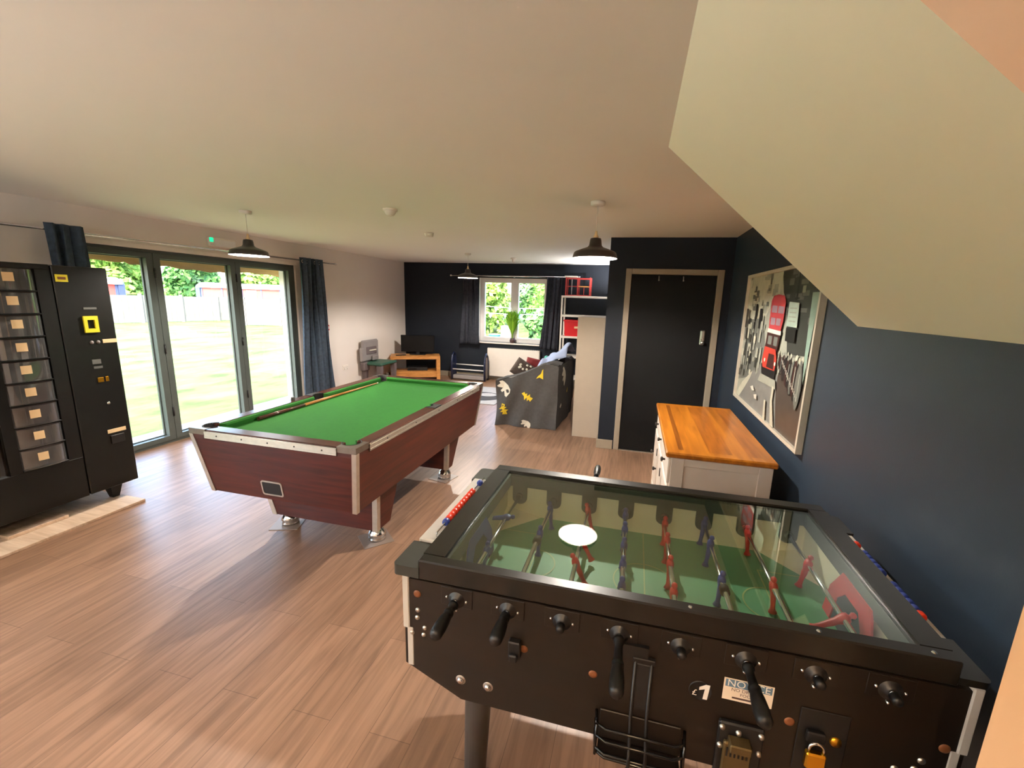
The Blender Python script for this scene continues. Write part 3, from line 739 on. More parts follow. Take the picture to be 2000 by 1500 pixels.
# main door with window openings: tray column y 1.83..2.06, big window 1.2..1.76
ty0, ty1, tz0, tz1 = 1.825, 2.07, .45, 1.80
gy0, gy1 = 1.15, 1.765
b = MB(T)
b.box(VX - .04, VY0, VZ0, VX, sy - .004, tz0, .003); b.box(VX - .04, VY0, tz1, VX, sy - .004, VZ1, .003)
b.box(VX - .04, ty1, tz0, VX, sy - .004, tz1); b.box(VX - .04, gy1, tz0, VX, ty0, tz1); b.box(VX - .04, VY0, tz0, VX, gy0, tz1)
main = b.build('main_door', 'vend', t)
b = MB(T); b.box(VX - .03, gy0, tz0, VX - .026, gy1, tz1); b.build('display_window', 'dark_glass', main)
b = MB(T); b.box(VX - .044, ty0, tz0, VX - .03, ty1, tz1); b.build('tray_backing', 'tray_inner', main)
nrow = 9; rh = (tz1 - tz0) / nrow
for k in range(nrow):
    z0 = tz0 + k * rh
    def cur(u, v, z0=z0): 
        a = (u - .5) * 2
        return (VX - .022 + .060 * math.sqrt(max(0, 1 - a * a * .96)), ty0 + .004 + (ty1 - ty0 - .008) * u, z0 + .012 + (rh - .018) * v)
    b = MB(T); b.grid(cur, 16, 1); dr = b.build('tray_door', 'drum_glass', main)
    b = MB(T); b.box(VX - .03, ty0 + .002, z0, VX + .004, ty1 - .002, z0 + .010, .002); b.build('shelf_edge', 'vend', main)
    lz = z0 + rh * .62
    b = MB(T); b.grid(lambda u, v: (lambda p: (p[0] + .0015, p[1], lz - .028 + .056 * v))(cur(.28 + .22 * u, 0)), 6, 1); b.build('price_label', 'label', dr)
# coin panel
b = MB(T); b.box(VX - .04, sy + .004, VZ0 + .002, VX + .004, VY1, VZ1 - .002, .005); cp = b.build('coin_panel', 'vend', t)
PXF = VX + .004
def plate(name, y0, z0, y1, z1, m, d=.003, bv=.001, par=None):
    b = MB(T); b.box(PXF, y0, z0, PXF + d, y1, z1, bv); return b.build(name, m, par or cp)
b = MB(T); b.frame((2.285, 1.362, 2.372, 1.482), (2.306, 1.39, 2.351, 1.454), PXF, PXF + .012, 'x'); b.build('note_slot_frame', 'yellow', cp)
plate('yellow_label', 2.170, 1.722, 2.240, 1.772, 'yellow')
b = MB(T); b.box(PXF + .003, 2.182, 1.738, PXF + .0034, 2.228, 1.756); b.build('label_print', 'copper', cp)
plate('paper_strip', 2.385, 1.277, 2.478, 1.306, 'label'); plate('paper_strip', 2.322, .575, 2.446, .605, 'label', par=None)
plate('price_display', 2.30, 1.53, 2.38, 1.545, 'greyprint')
for k, (yy, zz) in enumerate(((2.318, 1.288), (2.358, 1.288))):
    b = MB(T); b.lathe([(0, .006), (.010, .005), (.013, 0)], (PXF, yy, zz), 16, 'x'); b.build('button', 'toy_grey', cp)
plate('instruction_text', 2.30, 1.125, 2.355, 1.16, 'greyprint', .0008, 0); plate('instruction_text', 2.305, 1.09, 2.36, 1.108, 'greyprint', .0008, 0)
plate('coin_slot', 2.315, .985, 2.352, 1.02, 'brass', .006); plate('coin_slot', 2.365, .985, 2.385, 1.022, 'brass', .006)
b = MB(T); b.lathe([(0, .008), (.008, .007), (.011, 0)], (PXF, 2.36, .815), 16, 'x'); b.build('lock', 'chrome', cp)
plate('change_tray', 2.335, .49, 2.425, .555, 'black', .01)
b = MB(T); b.box(VX - .03, sy - .004, VZ0 + .01, VX - .012, sy + .004, VZ1 - .01); b.build('door_seam', 'black', t)
for fy in (2.36, 1.1):
    for fx in (VX - .10, vb + .10):
        b = MB(T); taper(b, fx - .045, fy - .045, fx + .045, fy + .045, VZ0 + .002, fx - .022, fy - .022, fx + .022, fy + .022, .0225); b.build('foot', 'vend', t)
b = MB((-4.2, 1.6, 0)); b.box(-4.66, .7, .0005, -3.75, 2.40, .0205, .002); o = b.build('plywood_sheet', 'ply'); o.location = (-4.2, 1.6, 0)
tag(o, 'pale plywood sheet on the floor under the vending machine', 'board')
b = MB((-3.98, 1.88, .021)); b.box(-4.02, 1.70, .0215, -3.94, 2.02, .045, .002); o = b.build('wood_offcut', 'ply'); o.location = (-3.98, 1.88, .021)
tag(o, 'short wooden offcut lying on the plywood beneath the vending machine', 'wood block')

# ------------------------------------------------------------------ foosball table
FX, FYc = .105, 1.446
t = thing('foosball_table', 'black coin-operated foosball table with a glass top', 'foosball table', (FX, FYc, 0)); T = (FX, FYc, 0)
fy0, fy1 = 1.057, 1.835                                # outer faces of the long panels
fl, fr = -.635, .845
panel = [(fl + .005, .86), (fl + .005, .555), (-.44, .466), (.65, .466), (fr - .005, .555), (fr - .005, .86)]
b = MB(T); b.prism(panel, fy0, fy0 + .028, 'y'); front = b.build('side_panel', 'foos_wood', t)
b = MB(T); b.prism(panel, fy1 - .028, fy1, 'y'); b.build('side_panel', 'foos_wood', t)
for sx, xo in ((-1, fl), (1, fr)):
    b = MB(T); xi = xo - sx * .022
    b.box(xo - sx * .0, fy0 - .004, .685, xi, fy1 + .004, .872, .003); b.box(xo - sx * .012, fy0 - .002, .548, xi - sx * .012, fy1 + .002, .689, .003); b.build('end_panel', 'foos_grey', t)
b = MB(T); b.box(fl + .035, fy0 + .028, .60, fr - .035, fy1 - .028, .615); b.build('base_board', 'foos_wood', t)
# playing box
ix0, ix1, iy0, iy1, pz, wz = -.515, .727, 1.098, 1.792, .722, .868
b = MB(T); b.box(ix0, iy0, pz - .02, ix1, iy1, pz); pf = b.build('playfield', 'pitch', t)
b = MB(T); b.frame((fl + .022, fy0 + .028, fr - .022, fy1 - .028), (ix0, iy0, ix1, iy1), .64, wz, 'z'); b.build('inner_wall', 'foos_inner', t)
def ramp(sx, sy):
    xo = ix0 if sx < 0 else ix1; yo = iy0 if sy < 0 else iy1
    b = MB(T); b.add([(xo, yo, pz + .035), (xo - sx * .165, yo, pz + .0008), (xo, yo - sy * .185, pz + .0008), (xo, yo, pz)], [(0, 1, 2), (0, 1, 3), (0, 2, 3), (1, 2, 3)])
    b.build('corner_ramp', 'foos_inner', t)
for sx in (-1, 1):
    for sy in (-1, 1): ramp(sx, sy)
# pitch lines
def ring(mb, cx, cy, r, a0, a1, w=.005, n=40, z=pz + .0012):
    vs = []
    for i in range(n + 1):
        a = math.radians(a0 + (a1 - a0) * i / n)
        vs += [(cx + (r - w / 2) * math.cos(a), cy + (r - w / 2) * math.sin(a), z), (cx + (r + w / 2) * math.cos(a), cy + (r + w / 2) * math.sin(a), z)]
    mb.add(vs, [(2 * i, 2 * i + 1, 2 * i + 3, 2 * i + 2) for i in range(n)])
def seg(mb, x0, y0, x1, y1, z=pz + .0012): mb.add([(x0, y0, z), (x1, y0, z), (x1, y1, z), (x0, y1, z)], [(0, 1, 2, 3)])
b = MB(T); mx = (ix0 + ix1) / 2; my = FYc
seg(b, mx - .0025, iy0, mx + .0025, iy1); ring(b, mx, my, .11, 0, 360)
for s in (-1, 1):
    e = ix0 if s < 0 else ix1; q = e - s * .20
    seg(b, min(q, q + .005), my - .20, max(q, q + .005), my + .20); seg(b, min(e, q), my - .2025, max(e, q), my - .1975); seg(b, min(e, q), my + .1975, max(e, q), my + .2025)
    ring(b, q, my, .09, 90 if s > 0 else -90, 270 if s > 0 else 90)
b.build('pitch_marking', 'pitch_line', pf)
# goals
def goal(sx, m):
    xo = ix0 if sx < 0 else ix1
    def pt(u, v, d): return (xo - sx * (.012 + d + .020 * (1 - v)), 1.352 + (u - .5) * .26, pz + .002 + .162 * v)
    outer = [(0, 0), (0, .55), (.16, 1), (.84, 1), (1, .55), (1, 0)]; inner = [(.20, 0), (.20, .48), (.34, .72), (.66, .72), (.80, .48), (.80, 0)]
    b = MB(T); n = len(outer)
    vs = [pt(u, v, .006) for u, v in outer] + [pt(u, v, .006) for u, v in inner] + [pt(u, v, 0) for u, v in outer] + [pt(u, v, 0) for u, v in inner]
    fs = []
    for i in range(n - 1): fs += [(i, i + 1, n + i + 1, n + i), (2 * n + i, 2 * n + i + 1, 3 * n + i + 1, 3 * n + i), (i, i + 1, 2 * n + i + 1, 2 * n + i), (n + i, n + i + 1, 3 * n + i + 1, 3 * n + i)]
    b.add(vs, fs); g = b.build('goal', m, t)
    b = MB(T); b.add([pt(u, v, .001) for u, v in inner], [tuple(range(n))]); b.build('goal_mouth', 'black', g)
goal(-1, 'blue'); goal(1, 'red')
# lid with glass
lo = (-.578, 1.048, .788, 1.848); li = (-.508, 1.088, .722, 1.790)
b = MB(T)
lz0, lz1 = .870, .934
for r in ((lo[0], lo[1], lo[2], li[1]), (lo[0], li[3], lo[2], lo[3]), (lo[0], li[1], li[0], li[3]), (li[2], li[1], lo[2], li[3])):
    b.box(r[0], r[1], lz0, r[2], r[3], lz1, .004 if r[1] in (lo[1], li[3]) else .0)
lid = b.build('lid_frame', 'foos_lid', t)
b = MB(T); b.box(li[0], li[1], .921, li[2], li[3], .926); b.build('glass_top', 'table_glass', lid)
b = MB(T); b.frame((li[0], li[1], li[2], li[3]), (li[0] + .01, li[1] + .01, li[2] - .01, li[3] - .01), .866, .921, 'z'); b.build('lid_lining', 'bearing', lid)
for sx_ in (.2, .5, .74):
    b = MB(T); b.lathe([(0, .003), (.004, .0025), (.006, 0)], (sx_, 1.068, lz1), 12); b.build('lid_screw', 'chrome', lid)
# end rails with score beads and corner caps
for sx in (-1, 1):
    xa, xb = (fl + .001, lo[0] - .001) if sx < 0 else (lo[2] + .001, fr - .001)
    b = MB(T); zr_ = .917 if sx < 0 else .893; b.box(xa - (.012 if sx < 0 else 0), fy0 + .128, .873, xb, fy1 - .135, zr_, .004); b.build('score_rail', 'foos_grey', t)
    xc = -.594 if sx < 0 else .812; zc = zr_ + .014
    b = MB(T); b.tube([(xc, 1.21, zr_ - .001), (xc, 1.21, zc), (xc, 1.68, zc), (xc, 1.68, zr_ - .001)], .0025, 8); wr = b.build('score_wire', 'chrome', t)
    if sx < 0: beads = [(1.285, 'blue')] + [(1.31 + .0255 * k, 'red_bead') for k in range(10)] + [(1.628, 'blue')]
    else: beads = [(1.245, 'red_bead')] + [(1.27 + .0255 * k, 'blue') for k in range(5)] + [(1.44 + .0255 * k, 'blue') for k in range(5)] + [(1.60, 'red_bead')]
    for yy, m in beads:
        b = MB(T); b.lathe([(.0028, -.011), (.010, -.0105), (.0125, -.006), (.0125, .006), (.010, .0105), (.0028, .011)], (xc, yy, zc), 16, 'y'); b.build('score_bead', m, wr)
for sx in (-1, 1):
    for sy in (-1, 1):
        xo = fl - .026 if sx < 0 else fr + .004; xi = lo[0] + .004 if sx < 0 else lo[2] - .004
        yo = (fy0 - .012) if sy < 0 else (fy1 + .004); yi = yo - sy * .135
        r_ = .016
        poly = [(xi, yo), (xi, yi), (xo, yi)]
        for k in range(7):
            a = PI / 2 * k / 6
            poly.append((xo - sx * r_ + sx * r_ * math.cos(a), yo - sy * r_ + sy * r_ * math.sin(a)))
        b = MB(T); b.prism(poly, .874 if sx < 0 else .880, .908 if sx < 0 else .898, 'z'); b.build('corner_cap', 'cap_grey' if sx < 0 else 'foos_lid', t)
# legs
for lx in (-.410, .620):
    for ly in (1.135, 1.755):
        b = MB(T); b.tube([(lx, ly, .60), (lx, ly, .44), (lx + (-.012 if lx < 0 else .012), ly, .03)], [.046, .045, .036], 24); lg = b.build('leg', 'leg_grey', t)
        b = MB(T); b.lathe([(0, .001), (.038, .001), (.04, .02), (.036, .034), (0, .034)], (lx + (-.012 if lx < 0 else .012), ly, 0), 24); b.build('foot', 'rubber', lg)
# rods
ROD_Z = .820
def player_mb(mb, org, ang):
    """moulded figure hanging from the rod (rod along y)"""
    xf = Matrix.Translation(org) @ Matrix.Rotation(ang, 4, 'Y')
    rows = [(.036, .0), (.034, .007), (.026, .010), (.020, .006), (.017, .007), (.014, .017), (.006, .019), (-.006, .017), (-.022, .012), (-.034, .013), (-.05, .010), (-.066, .009), (-.080, .010), (-.092, .012), (-.094, .0)]
    dep = [0, .007, .010, .006, .006, .010, .013, .013, .009, .009, .008, .007, .008, .014, 0]
    n = 12; vs = []
    for (z, w), d in zip(rows, dep):
        for k in range(n):
            a = 2 * PI * k / n; vs.append(xf @ Vector((d * math.cos(a), w * math.sin(a), z)))
    mb.add(vs, [(i * n + k, i * n + (k + 1) % n, (i + 1) * n + (k + 1) % n, (i + 1) * n + k) for i in range(len(rows) - 1) for k in range(n)], True)
rods = [('blue', [(1.575, 1.35), (1.325, .15)], -.0, 1, .905),
        ('blue', [(1.70, -.1), (1.49, .05)], -.0, 1, .93),
        ('red', [(1.735, -.25), (1.50, -.5), (1.345, -.45)], 0, -1, 2.13),
        ('blue', [(1.74, 0), (1.62, 0), (1.50, 0), (1.38, 0), (1.26, 0)], 0, 1, .86),
        ('red', [(1.715, 0), (1.585, 0), (1.43, 0), (1.275, 0), (1.16, 0)], 0, -1, 1.96),
        ('blue', [(1.765, .1), (1.61, .1), (1.385, .05)], 0, 1, .875),
        ('red', [(1.74, -.1), (1.40, -.1)], 0, -1, 1.96),
        ('red', [(1.575, .2), (1.30, 1.0)], 0, -1, 1.95)]
for i, (col, pls, dx, side, tip) in enumerate(rods):
    x = FX + .16 * (i - 3.5)
    near = fy0 - .035 if side < 0 else tip + .10
    far = fy1 + .045 if side > 0 else tip
    b = MB(T); b.tube([(x, near, ROD_Z), (x, far, ROD_Z)], .008, 14); rd = b.build('player_rod', 'chrome', t)
    for yy, an in pls:
        b = MB(T); player_mb(b, (x, yy, ROD_Z), an); b.build('player_figure', col, rd)
        if i in (1, 3, 5) and yy == pls[-1][0]:
            b = MB(T); b.lathe([(.0085, -.014), (.015, -.013), (.015, .013), (.0085, .014)], (x, yy - .05, ROD_Z), 16, 'y'); b.build('rod_bumper', 'rubber', rd)
    if side > 0:   # handle towards the viewer
        b = MB(T); e = tip
        hl = fy0 - .022 - e
        b.lathe([(0, 0), (.012, .001), (.0175, .010), (.0185, .035), (.0165, .065), (.0145, .078), (.0125, .084), (.0150, .088), (.0150, .095), (.0115, .100), (.0105, hl - .014), (.0145, hl - .010), (.0145, hl), (.009, hl)], (x, e, ROD_Z), 22, 'y'); b.build('handle', 'black', rd)
    else:
        b = MB(T); b.lathe([(.0085, 0), (.013, .004), (.013, .016), (.008, .022), (.010, .032), (.0175, .045), (.0185, .10), (.015, .125), (0, .13)], (x, tip - .005, ROD_Z), 22, 'y'); b.build('handle', 'black', rd)
        b = MB(T); b.lathe([(0, 0), (.009, .001), (.012, .006), (.012, .022), (.009, .024)], (x, fy0 - .04, ROD_Z), 18, 'y'); b.build('rod_end_cap', 'black', rd)
    # bearing plates: outside front (with three screws) and inside both walls
    b = MB(T); b.lathe([(.009, -.014), (.015, -.013), (.018, -.005), (.026, -.004), (.028, 0)], (x, fy0, ROD_Z), 24, 'y'); bp = b.build('rod_bearing', 'black', t)
    b = MB(T); b.box(x - .05, fy0 - .003, .797, x + .05, fy0 + .001, .858, .001); b.build('bearing_plate', 'foos_wood', bp)
    for dx_, dz_ in ((-.031, .006), (.031, .0), (.0, -.034)):
        b = MB(T); b.lathe([(0, -.0075), (.003, -.0068), (.0045, -.002), (.005, 0)], (x + dx_, fy0, ROD_Z + dz_), 12, 'y'); b.build('bearing_screw', 'chrome', bp)
    for yy, s in ((iy1, -1), (iy0, 1)):
        poly = [(x - .033, wz + .002), (x + .033, wz + .002), (x + .033, ROD_Z - .012)] + [(x + .033 * math.cos(a), ROD_Z - .012 + .026 * math.sin(a)) for a in [-PI * k / 10 for k in range(1, 10)]] + [(x - .033, ROD_Z - .012)]
        b = MB(T); b.prism(poly, yy, yy + s * .012, 'y'); ib = b.build('inner_bearing', 'bearing', t)
        b = MB(T); b.lathe([(.0085, 0), (.016, 0), (.016, s * .010), (.0085, s * .011)], (x, yy + s * .012, ROD_Z), 18, 'y'); b.build('bush', 'bearing', ib)
# front fittings
def dome(name, x, z, r, m, h=.006, par=front):
    b = MB(T); b.lathe([(0, -h), (r * .55, -h * .85), (r * .9, -h * .4), (r, 0)], (x, fy0, z), 20, 'y'); return b.build(name, m, par)
for x, z in ((-.442, .538), (-.352, .537)):
    w = dome('washer', x, z, .0165, 'steel', .003); b = MB(T); b.lathe([(0, -.010), (.006, -.0095), (.010, -.006), (.011, -.002)], (x, fy0, z), 20, 'y'); b.build('bolt_head', 'chrome', w)
for x, z in ((.578, .538), (.668, .537)): dome('washer', x, z, .0165, 'steel', .003)
for x, z in ((-.586, .811), (-.243, .701), (-.038, .670), (.468, .665), (.800, .690)): dome('wood_plug', x, z, .0125, 'copper', .004)
for x, z in ((-.585, .755), (-.587, .728), (-.562, .696), (-.566, .670), (-.606, .670)): dome('rivet', x, z, .008, 'steel', .005)
for x, z in ((.762, .640), (.752, .612), (.712, .600), (.698, .575), (.755, .560)): dome('rivet', x, z, .009, 'steel', .005)
b = MB(T); b.box(-.286, fy0 - .022, .676, -.250, fy0, .734, .003); b.box(-.280, fy0 - .034, .676, -.256, fy0 - .022, .700, .003); b.build('side_hook', 'black', front)
# ball tray
b = MB(T); tx0, tx1 = -.020, .222
for z, d in ((.545, .045), (.515, .055), (.478, .060), (.462, .055)):
    pts = [(tx0, fy0, z + .01), (tx0 + .004, fy0 - d * .8, z + .003), (tx0 + .03, fy0 - d, z), (tx1 - .03, fy0 - d, z), (tx1 - .004, fy0 - d * .8, z + .003), (tx1, fy0, z + .01)]
    b.tube(pts, .0045, 8)
for x in (tx0 + .004, tx1 - .004): b.tube([(x, fy0 - .04, .552), (x, fy0 - .05, .46)], .004, 8)
tr = b.build('ball_tray', 'black_gloss', t)
b = MB(T); b.box(tx0 + .01, fy0 - .006, .47, tx1 - .01, fy0, .566, .002); b.box(tx0 + .01, fy0 - .05, .466, tx1 - .01, fy0 - .004, .471); b.build('tray_backing', 'foos_wood', tr)
# two vertical pull rods
b = MB(T)
for x in (.074, .117):
    b.tube([(x, fy0 - .012, .757), (x, fy0 - .014, .58), (x + .002, fy0 - .064, .50), (x + .002, fy0 - .066, .445)], .0048, 10)
b.box(.066, fy0 - .016, .752, .126, fy0 - .001, .768, .002); b.box(.070, fy0 - .012, .60, .121, fy0 - .001, .748, .002); pr = b.build('ball_release', 'black', t)
for x in (.074, .119):
    b = MB(T); b.lathe([(0, .428), (.009, .43), (.010, .446), (.006, .456)], (x, fy0 - .066, 0), 14); b.build('release_foot', 'black_gloss', pr)
b = MB(T); b.prism(rr(.036, .762, .106, .800, .004), fy0 - .012, fy0, 'y'); b.build('release_plate', 'black', pr)
# coin mechanism
b = MB(T); b.box(.302, fy0 - .016, .45, .412, fy0, .632, .004); cm = b.build('coin_mechanism', 'black', t)
b = MB(T); b.box(.315, fy0 - .030, .44, .385, fy0 - .016, .585, .004); b.box(.325, fy0 - .05, .575, .378, fy0 - .016, .600, .003); b.build('coin_slide', 'coin_brass', cm)
for k in range(6):
    b = MB(T); b.box(.322 + .0098 * k, fy0 - .0315, .545, .3265 + .0098 * k, fy0 - .0295, .572); b.build('coin_groove', 'black', cm)
for x, z in ((.309, .618), (.309, .560), (.404, .615), (.350, .610), (.404, .56)):
    b = MB(T); b.lathe([(0, -.024), (.006, -.022), (.008, -.016)], (x, fy0, z), 16, 'y'); b.build('rivet', 'steel', cm)
# hasp plate for the padlock, latch
b = MB(T); b.box(.488, fy0 - .004, .53, .60, fy0, .72, .002); b.box(.505, fy0 - .018, .634, .548, fy0 - .004, .664, .003); b.build('hasp', 'black', t)
b = MB(T); b.lathe([(0, -.006), (.012, -.005), (.014, 0)], (.575, fy0 - .004, .640), 16, 'y'); b.build('latch', 'brass', t)
# price emblem and notice sticker
def onfront(cx, cz, rot=0):
    c, s = math.cos(rot), math.sin(rot)
    return lambda x, y, d: (cx + x * c - y * s, fy0 - d, cz + x * s + y * c)
b = MB(T); b.lathe([(0, -.0008), (.026, -.0008), (.027, -.002), (.029, -.002), (.030, 0)], (.248, fy0, .697), 32, 'y'); em = b.build('price_emblem', 'black', t)
b = MB(T); b.prism([(.256 + x_, .698 + z_) for x_, z_ in ((-.001, -.023), (.010, -.023), (.014, .023), (.004, .023), (-.012, .012), (-.012, .003), (.002, .009))], fy0 - .0032, fy0 - .0022, 'y'); text_into(b, '\u00a3', .026, onfront(.233, .690), .0030); b.build('emblem_lettering', 'white_ink', em, fix=False)
sx0, sx1, sz0, sz1 = .302, .422, .690, .756
b = MB(T); b.box(sx0, fy0 - .0008, sz0, sx1, fy0, sz1); st = b.build('notice_sticker', 'sticker', t)
b = MB(T); b.box(sx0 + .004, fy0 - .0012, .731, sx1 - .004, fy0 - .0007, .753); hd = b.build('notice_band', 'sticker_blue', st)
b = MB(T); text_into(b, 'NOTICE', .0285, onfront(.362, .742), .0016); b.build('notice_heading', 'white_ink', st, fix=False)
b = MB(T); text_into(b, 'NO DRINKS', .0135, onfront(.358, .7235), .0012); text_into(b, 'FOOD', .0125, onfront(.362, .711), .0012); b.box(.326, fy0 - .0012, .6965, .398, fy0 - .0008, .7015); b.build('notice_text', 'ink', st, fix=False)
# padlock hanging from the hasp
pk = (.5265, fy0 - .026, .60)
t2 = thing('padlock', 'brass padlock hanging on the front of the foosball table', 'padlock', pk)
b = MB(pk); b.box(.5265 - .023, pk[1] - .009, .572, .5265 + .023, pk[1] + .009, .618, .004); b.build('lock_body', 'brass', t2)
pts = [(.5265 + .0165 * math.cos(a), pk[1], .628 + .0165 * math.sin(a)) for a in [PI * k / 12 for k in range(13)]]
b = MB(pk); b.tube([(.5265 + .0165, pk[1], .617)] + pts + [(.5265 - .0165, pk[1], .617)], .004, 10); b.build('shackle', 'chrome', t2)

# ------------------------------------------------------------------ sideboard
sxa, sxb, sya, syb, szt = .240, .850, 2.545, 3.870, .85
t = thing('sideboard', 'white sideboard with an orange oak top against the navy wall', 'sideboard', ((sxa + sxb) / 2, (sya + syb) / 2, 0)); T = ((sxa + sxb) / 2, (sya + syb) / 2, 0)
b = MB(T); b.box(sxa, sya, szt - .034, sxb, syb, szt, .008); 
for xa_, xb_, k_ in ((sxa + .075, sxa + .105, 1), (sxa + .25, sxa + .38, 2), (sxa + .47, sxb - .07, 2)):
    b.cur = k_; b.add([(xa_, sya + .07, szt + .0004), (xb_, sya + .07, szt + .0004), (xb_, syb - .07, szt + .0004), (xa_, syb - .07, szt + .0004)], [(0, 1, 2, 3)])
b.cur = 0; tp_ = b.build('worktop', ['oak', 'oak_dark', 'oak_mid'], t)
bx0_, bx1_, by0_, by1_ = sxa + .035, sxb - .02, sya + .03, syb - .03
b = MB(T); b.box(bx0_, by0_, .08, bx1_, by1_, szt - .034, .002); b.build('carcass', 'desk_white', t)
b = MB(T)
for a in ((bx0_, by0_ - .012, bx0_ + .075, by0_), (bx1_ - .075, by0_ - .012, bx1_, by0_)): b.box(a[0], a[1], .06, a[2], a[3], szt - .036, .003)
b.box(bx0_ + .075, by0_ - .012, szt - .085, bx1_ - .075, by0_, szt - .036, .003); b.box(bx0_ + .075, by0_ - .012, .06, bx1_ - .075, by0_, .14, .003)
b.build('end_frame', 'desk_white', t)
b = MB(T); b.box(bx0_ + .02, by0_ + .02, 0, bx1_ - .02, by1_ - .02, .08, .003); b.build('plinth', 'desk_white', t)
cols = 3; cw = (by1_ - by0_) / cols
for k in range(cols):
    ya, yb = by0_ + k * cw + .008, by0_ + (k + 1) * cw - .008
    b = MB(T); b.box(bx0_ - .016, ya, .64, bx0_, yb, .80, .003); dw = b.build('drawer', 'desk_white', t)
    b = MB(T); b.lathe([(0, -.03), (.014, -.028), (.016, -.02), (.007, -.010), (.007, 0)], (bx0_ - .016, (ya + yb) / 2, .72), 16, 'x'); b.build('knob', 'iron', dw)
    b = MB(T); b.box(bx0_ - .016, ya, .10, bx0_, yb, .625, .003); b.frame((ya, .10, yb, .625), (ya + .06, .16, yb - .06, .565), bx0_ - .022, bx0_ - .014, 'x'); dd = b.build('cupboard_door', 'desk_white', t)
    b = MB(T); b.lathe([(0, -.03), (.014, -.028), (.016, -.02), (.007, -.010), (.007, 0)], (bx0_ - .022, yb - .03, .42), 16, 'x'); b.build('knob', 'iron', dd)
    for z in (.18, .54):
        b = MB(T); b.box(bx0_ - .027, ya - .006, z - .03, bx0_ - .019, ya + .012, z + .03, .002); b.build('hinge', 'iron', dd)

# ------------------------------------------------------------------ poster
PXp = R - .014
t = thing('framed_poster', 'large framed black and white street print with a red bus', 'picture', (R, 3.325, 1.45)); T = (R, 3.325, 1.45)
q0, q1, v0, v1 = 2.525, 4.120, .925, 1.972
b = MB(T); b.frame((q0, v0, q1, v1), (q0 + .022, v0 + .022, q1 - .022, v1 - .022), R - .034, R - .001, 'x'); b.build('picture_frame', 'silver_frame', t)
PC = [('p_mid', (150, 152, 140)), ('p_light', (186, 184, 166)), ('p_dark', (58, 60, 56)), ('p_teal', (168, 186, 174)), ('p_black', (30, 30, 30)), ('p_pillar', (140, 166, 152)), ('p_red', (168, 64, 68)), ('p_win', (140, 120, 130)), ('p_white', (206, 202, 190)), ('p_cab', (58, 36, 34)), ('p_low', (176, 60, 48)), ('p_road', (122, 122, 118)), ('p_walk', (74, 66, 60)), ('p_grey', (104, 106, 100))]
pm = [mat(n_, c_, .35, var=.10, scale=14) for n_, c_ in PC]; pi = {n_: i for i, (n_, c_) in enumerate(PC)}
b = MB(T); zl = [0]
u0, u1, w0_, w1_ = q0 + .022, q1 - .022, v0 + .022, v1 - .022
def pp(col, poly):
    zl[0] += 1; b.cur = pi[col]
    d = R - .012 - .00006 * zl[0]
    b.add([(d, min(max(y, u0), u1), min(max(z, w0_), w1_)) for y, z in poly], [tuple(range(len(poly)))])
def rect(y0, z0, y1, z1): return [(y0, z0), (y1, z0), (y1, z1), (y0, z1)]
pp('p_mid', rect(u0, w0_, u1, w1_))
pp('p_light', [(4.113, 1.965), (3.259, 1.976), (3.177, 1.798), (3.413, 1.74), (3.55, 1.617), (4.1, 1.58)])
pp('p_grey', [(4.1, 1.60), (3.55, 1.63), (3.42, 1.42), (3.55, 1.2), (4.1, 1.08)])
rp_ = random.Random(4)
for k in range(34):     # facade windows and cornices
    y = 3.3 + rp_.random() * .75; z = 1.66 + rp_.random() * .28; pp(rp_.choice(['p_mid', 'p_grey', 'p_mid', 'p_light']), rect(y, z, y + .03 + .08 * rp_.random(), z + .02 + .05 * rp_.random()))
pp('p_dark', [(3.259, 1.976), (2.55, 1.976), (2.55, 1.46), (2.951, 1.43), (3.064, 1.671), (3.077, 1.761), (3.182, 1.807)])
for k in range(26):
    y = 2.58 + rp_.random() * .5; z = 1.62 + rp_.random() * .3; pp(rp_.choice(['p_grey', 'p_mid', 'p_black', 'p_grey']), rect(y, z, y + .02 + .10 * rp_.random(), z + .012 + .03 * rp_.random()))
pp('p_black', rect(2.905, 1.76, 2.935, 1.97)); pp('p_light', rect(3.235, 1.80, 3.262, 1.972))
pp('p_road', [(4.06, .93), (3.79, 1.142), (3.474, 1.30), (3.05, 1.28), (2.95, .93)])
pp('p_walk', [(3.05, 1.30), (2.55, 1.30), (2.55, .93), (2.96, .93), (3.055, 1.19)])
pp('p_light', [(4.097, .95), (3.95, 1.073), (3.66, 1.22), (3.70, 1.16), (3.88, 1.02), (3.98, .95)])
for k in range(60):     # left street: people, signs, shopfronts
    y = 3.47 + rp_.random() * .58; z = 1.12 + rp_.random() * .44; w = .015 + .05 * rp_.random(); h = .03 + .13 * rp_.random()
    if z < 1.10 + (4.05 - y) * .30 - .05: continue
    pp(rp_.choice(['p_black', 'p_dark', 'p_light', 'p_grey', 'p_mid', 'p_mid']), rect(y, z, y + w, z + h))
pp('p_black', rect(3.74, 1.60, 3.79, 1.735)); pp('p_black', rect(3.60, 1.55, 3.66, 1.70))
for k in range(30):     # right pavement: the crowd, nearer figures larger
    s_ = k / 29; h = .085 + .15 * s_; y = 3.06 - .42 * s_ + .05 * (rp_.random() - .5); z = 1.36 - .10 * s_ + .03 * rp_.random()
    pp(rp_.choice(['p_black', 'p_black', 'p_cab', 'p_grey']), [(y + h * .17 * math.cos(a), z + h * .55 * math.sin(a)) for a in [2 * PI * q / 10 for q in range(10)]])
    pp(rp_.choice(['p_mid', 'p_grey', 'p_light']), [(y + h * .07 * math.cos(a), z + h * .60 + h * .09 * math.sin(a)) for a in [2 * PI * q / 8 for q in range(8)]])
    if rp_.random() < .4: pp('p_mid', rect(y - h * .03, z - h * .3, y + h * .03, z + h * .35))
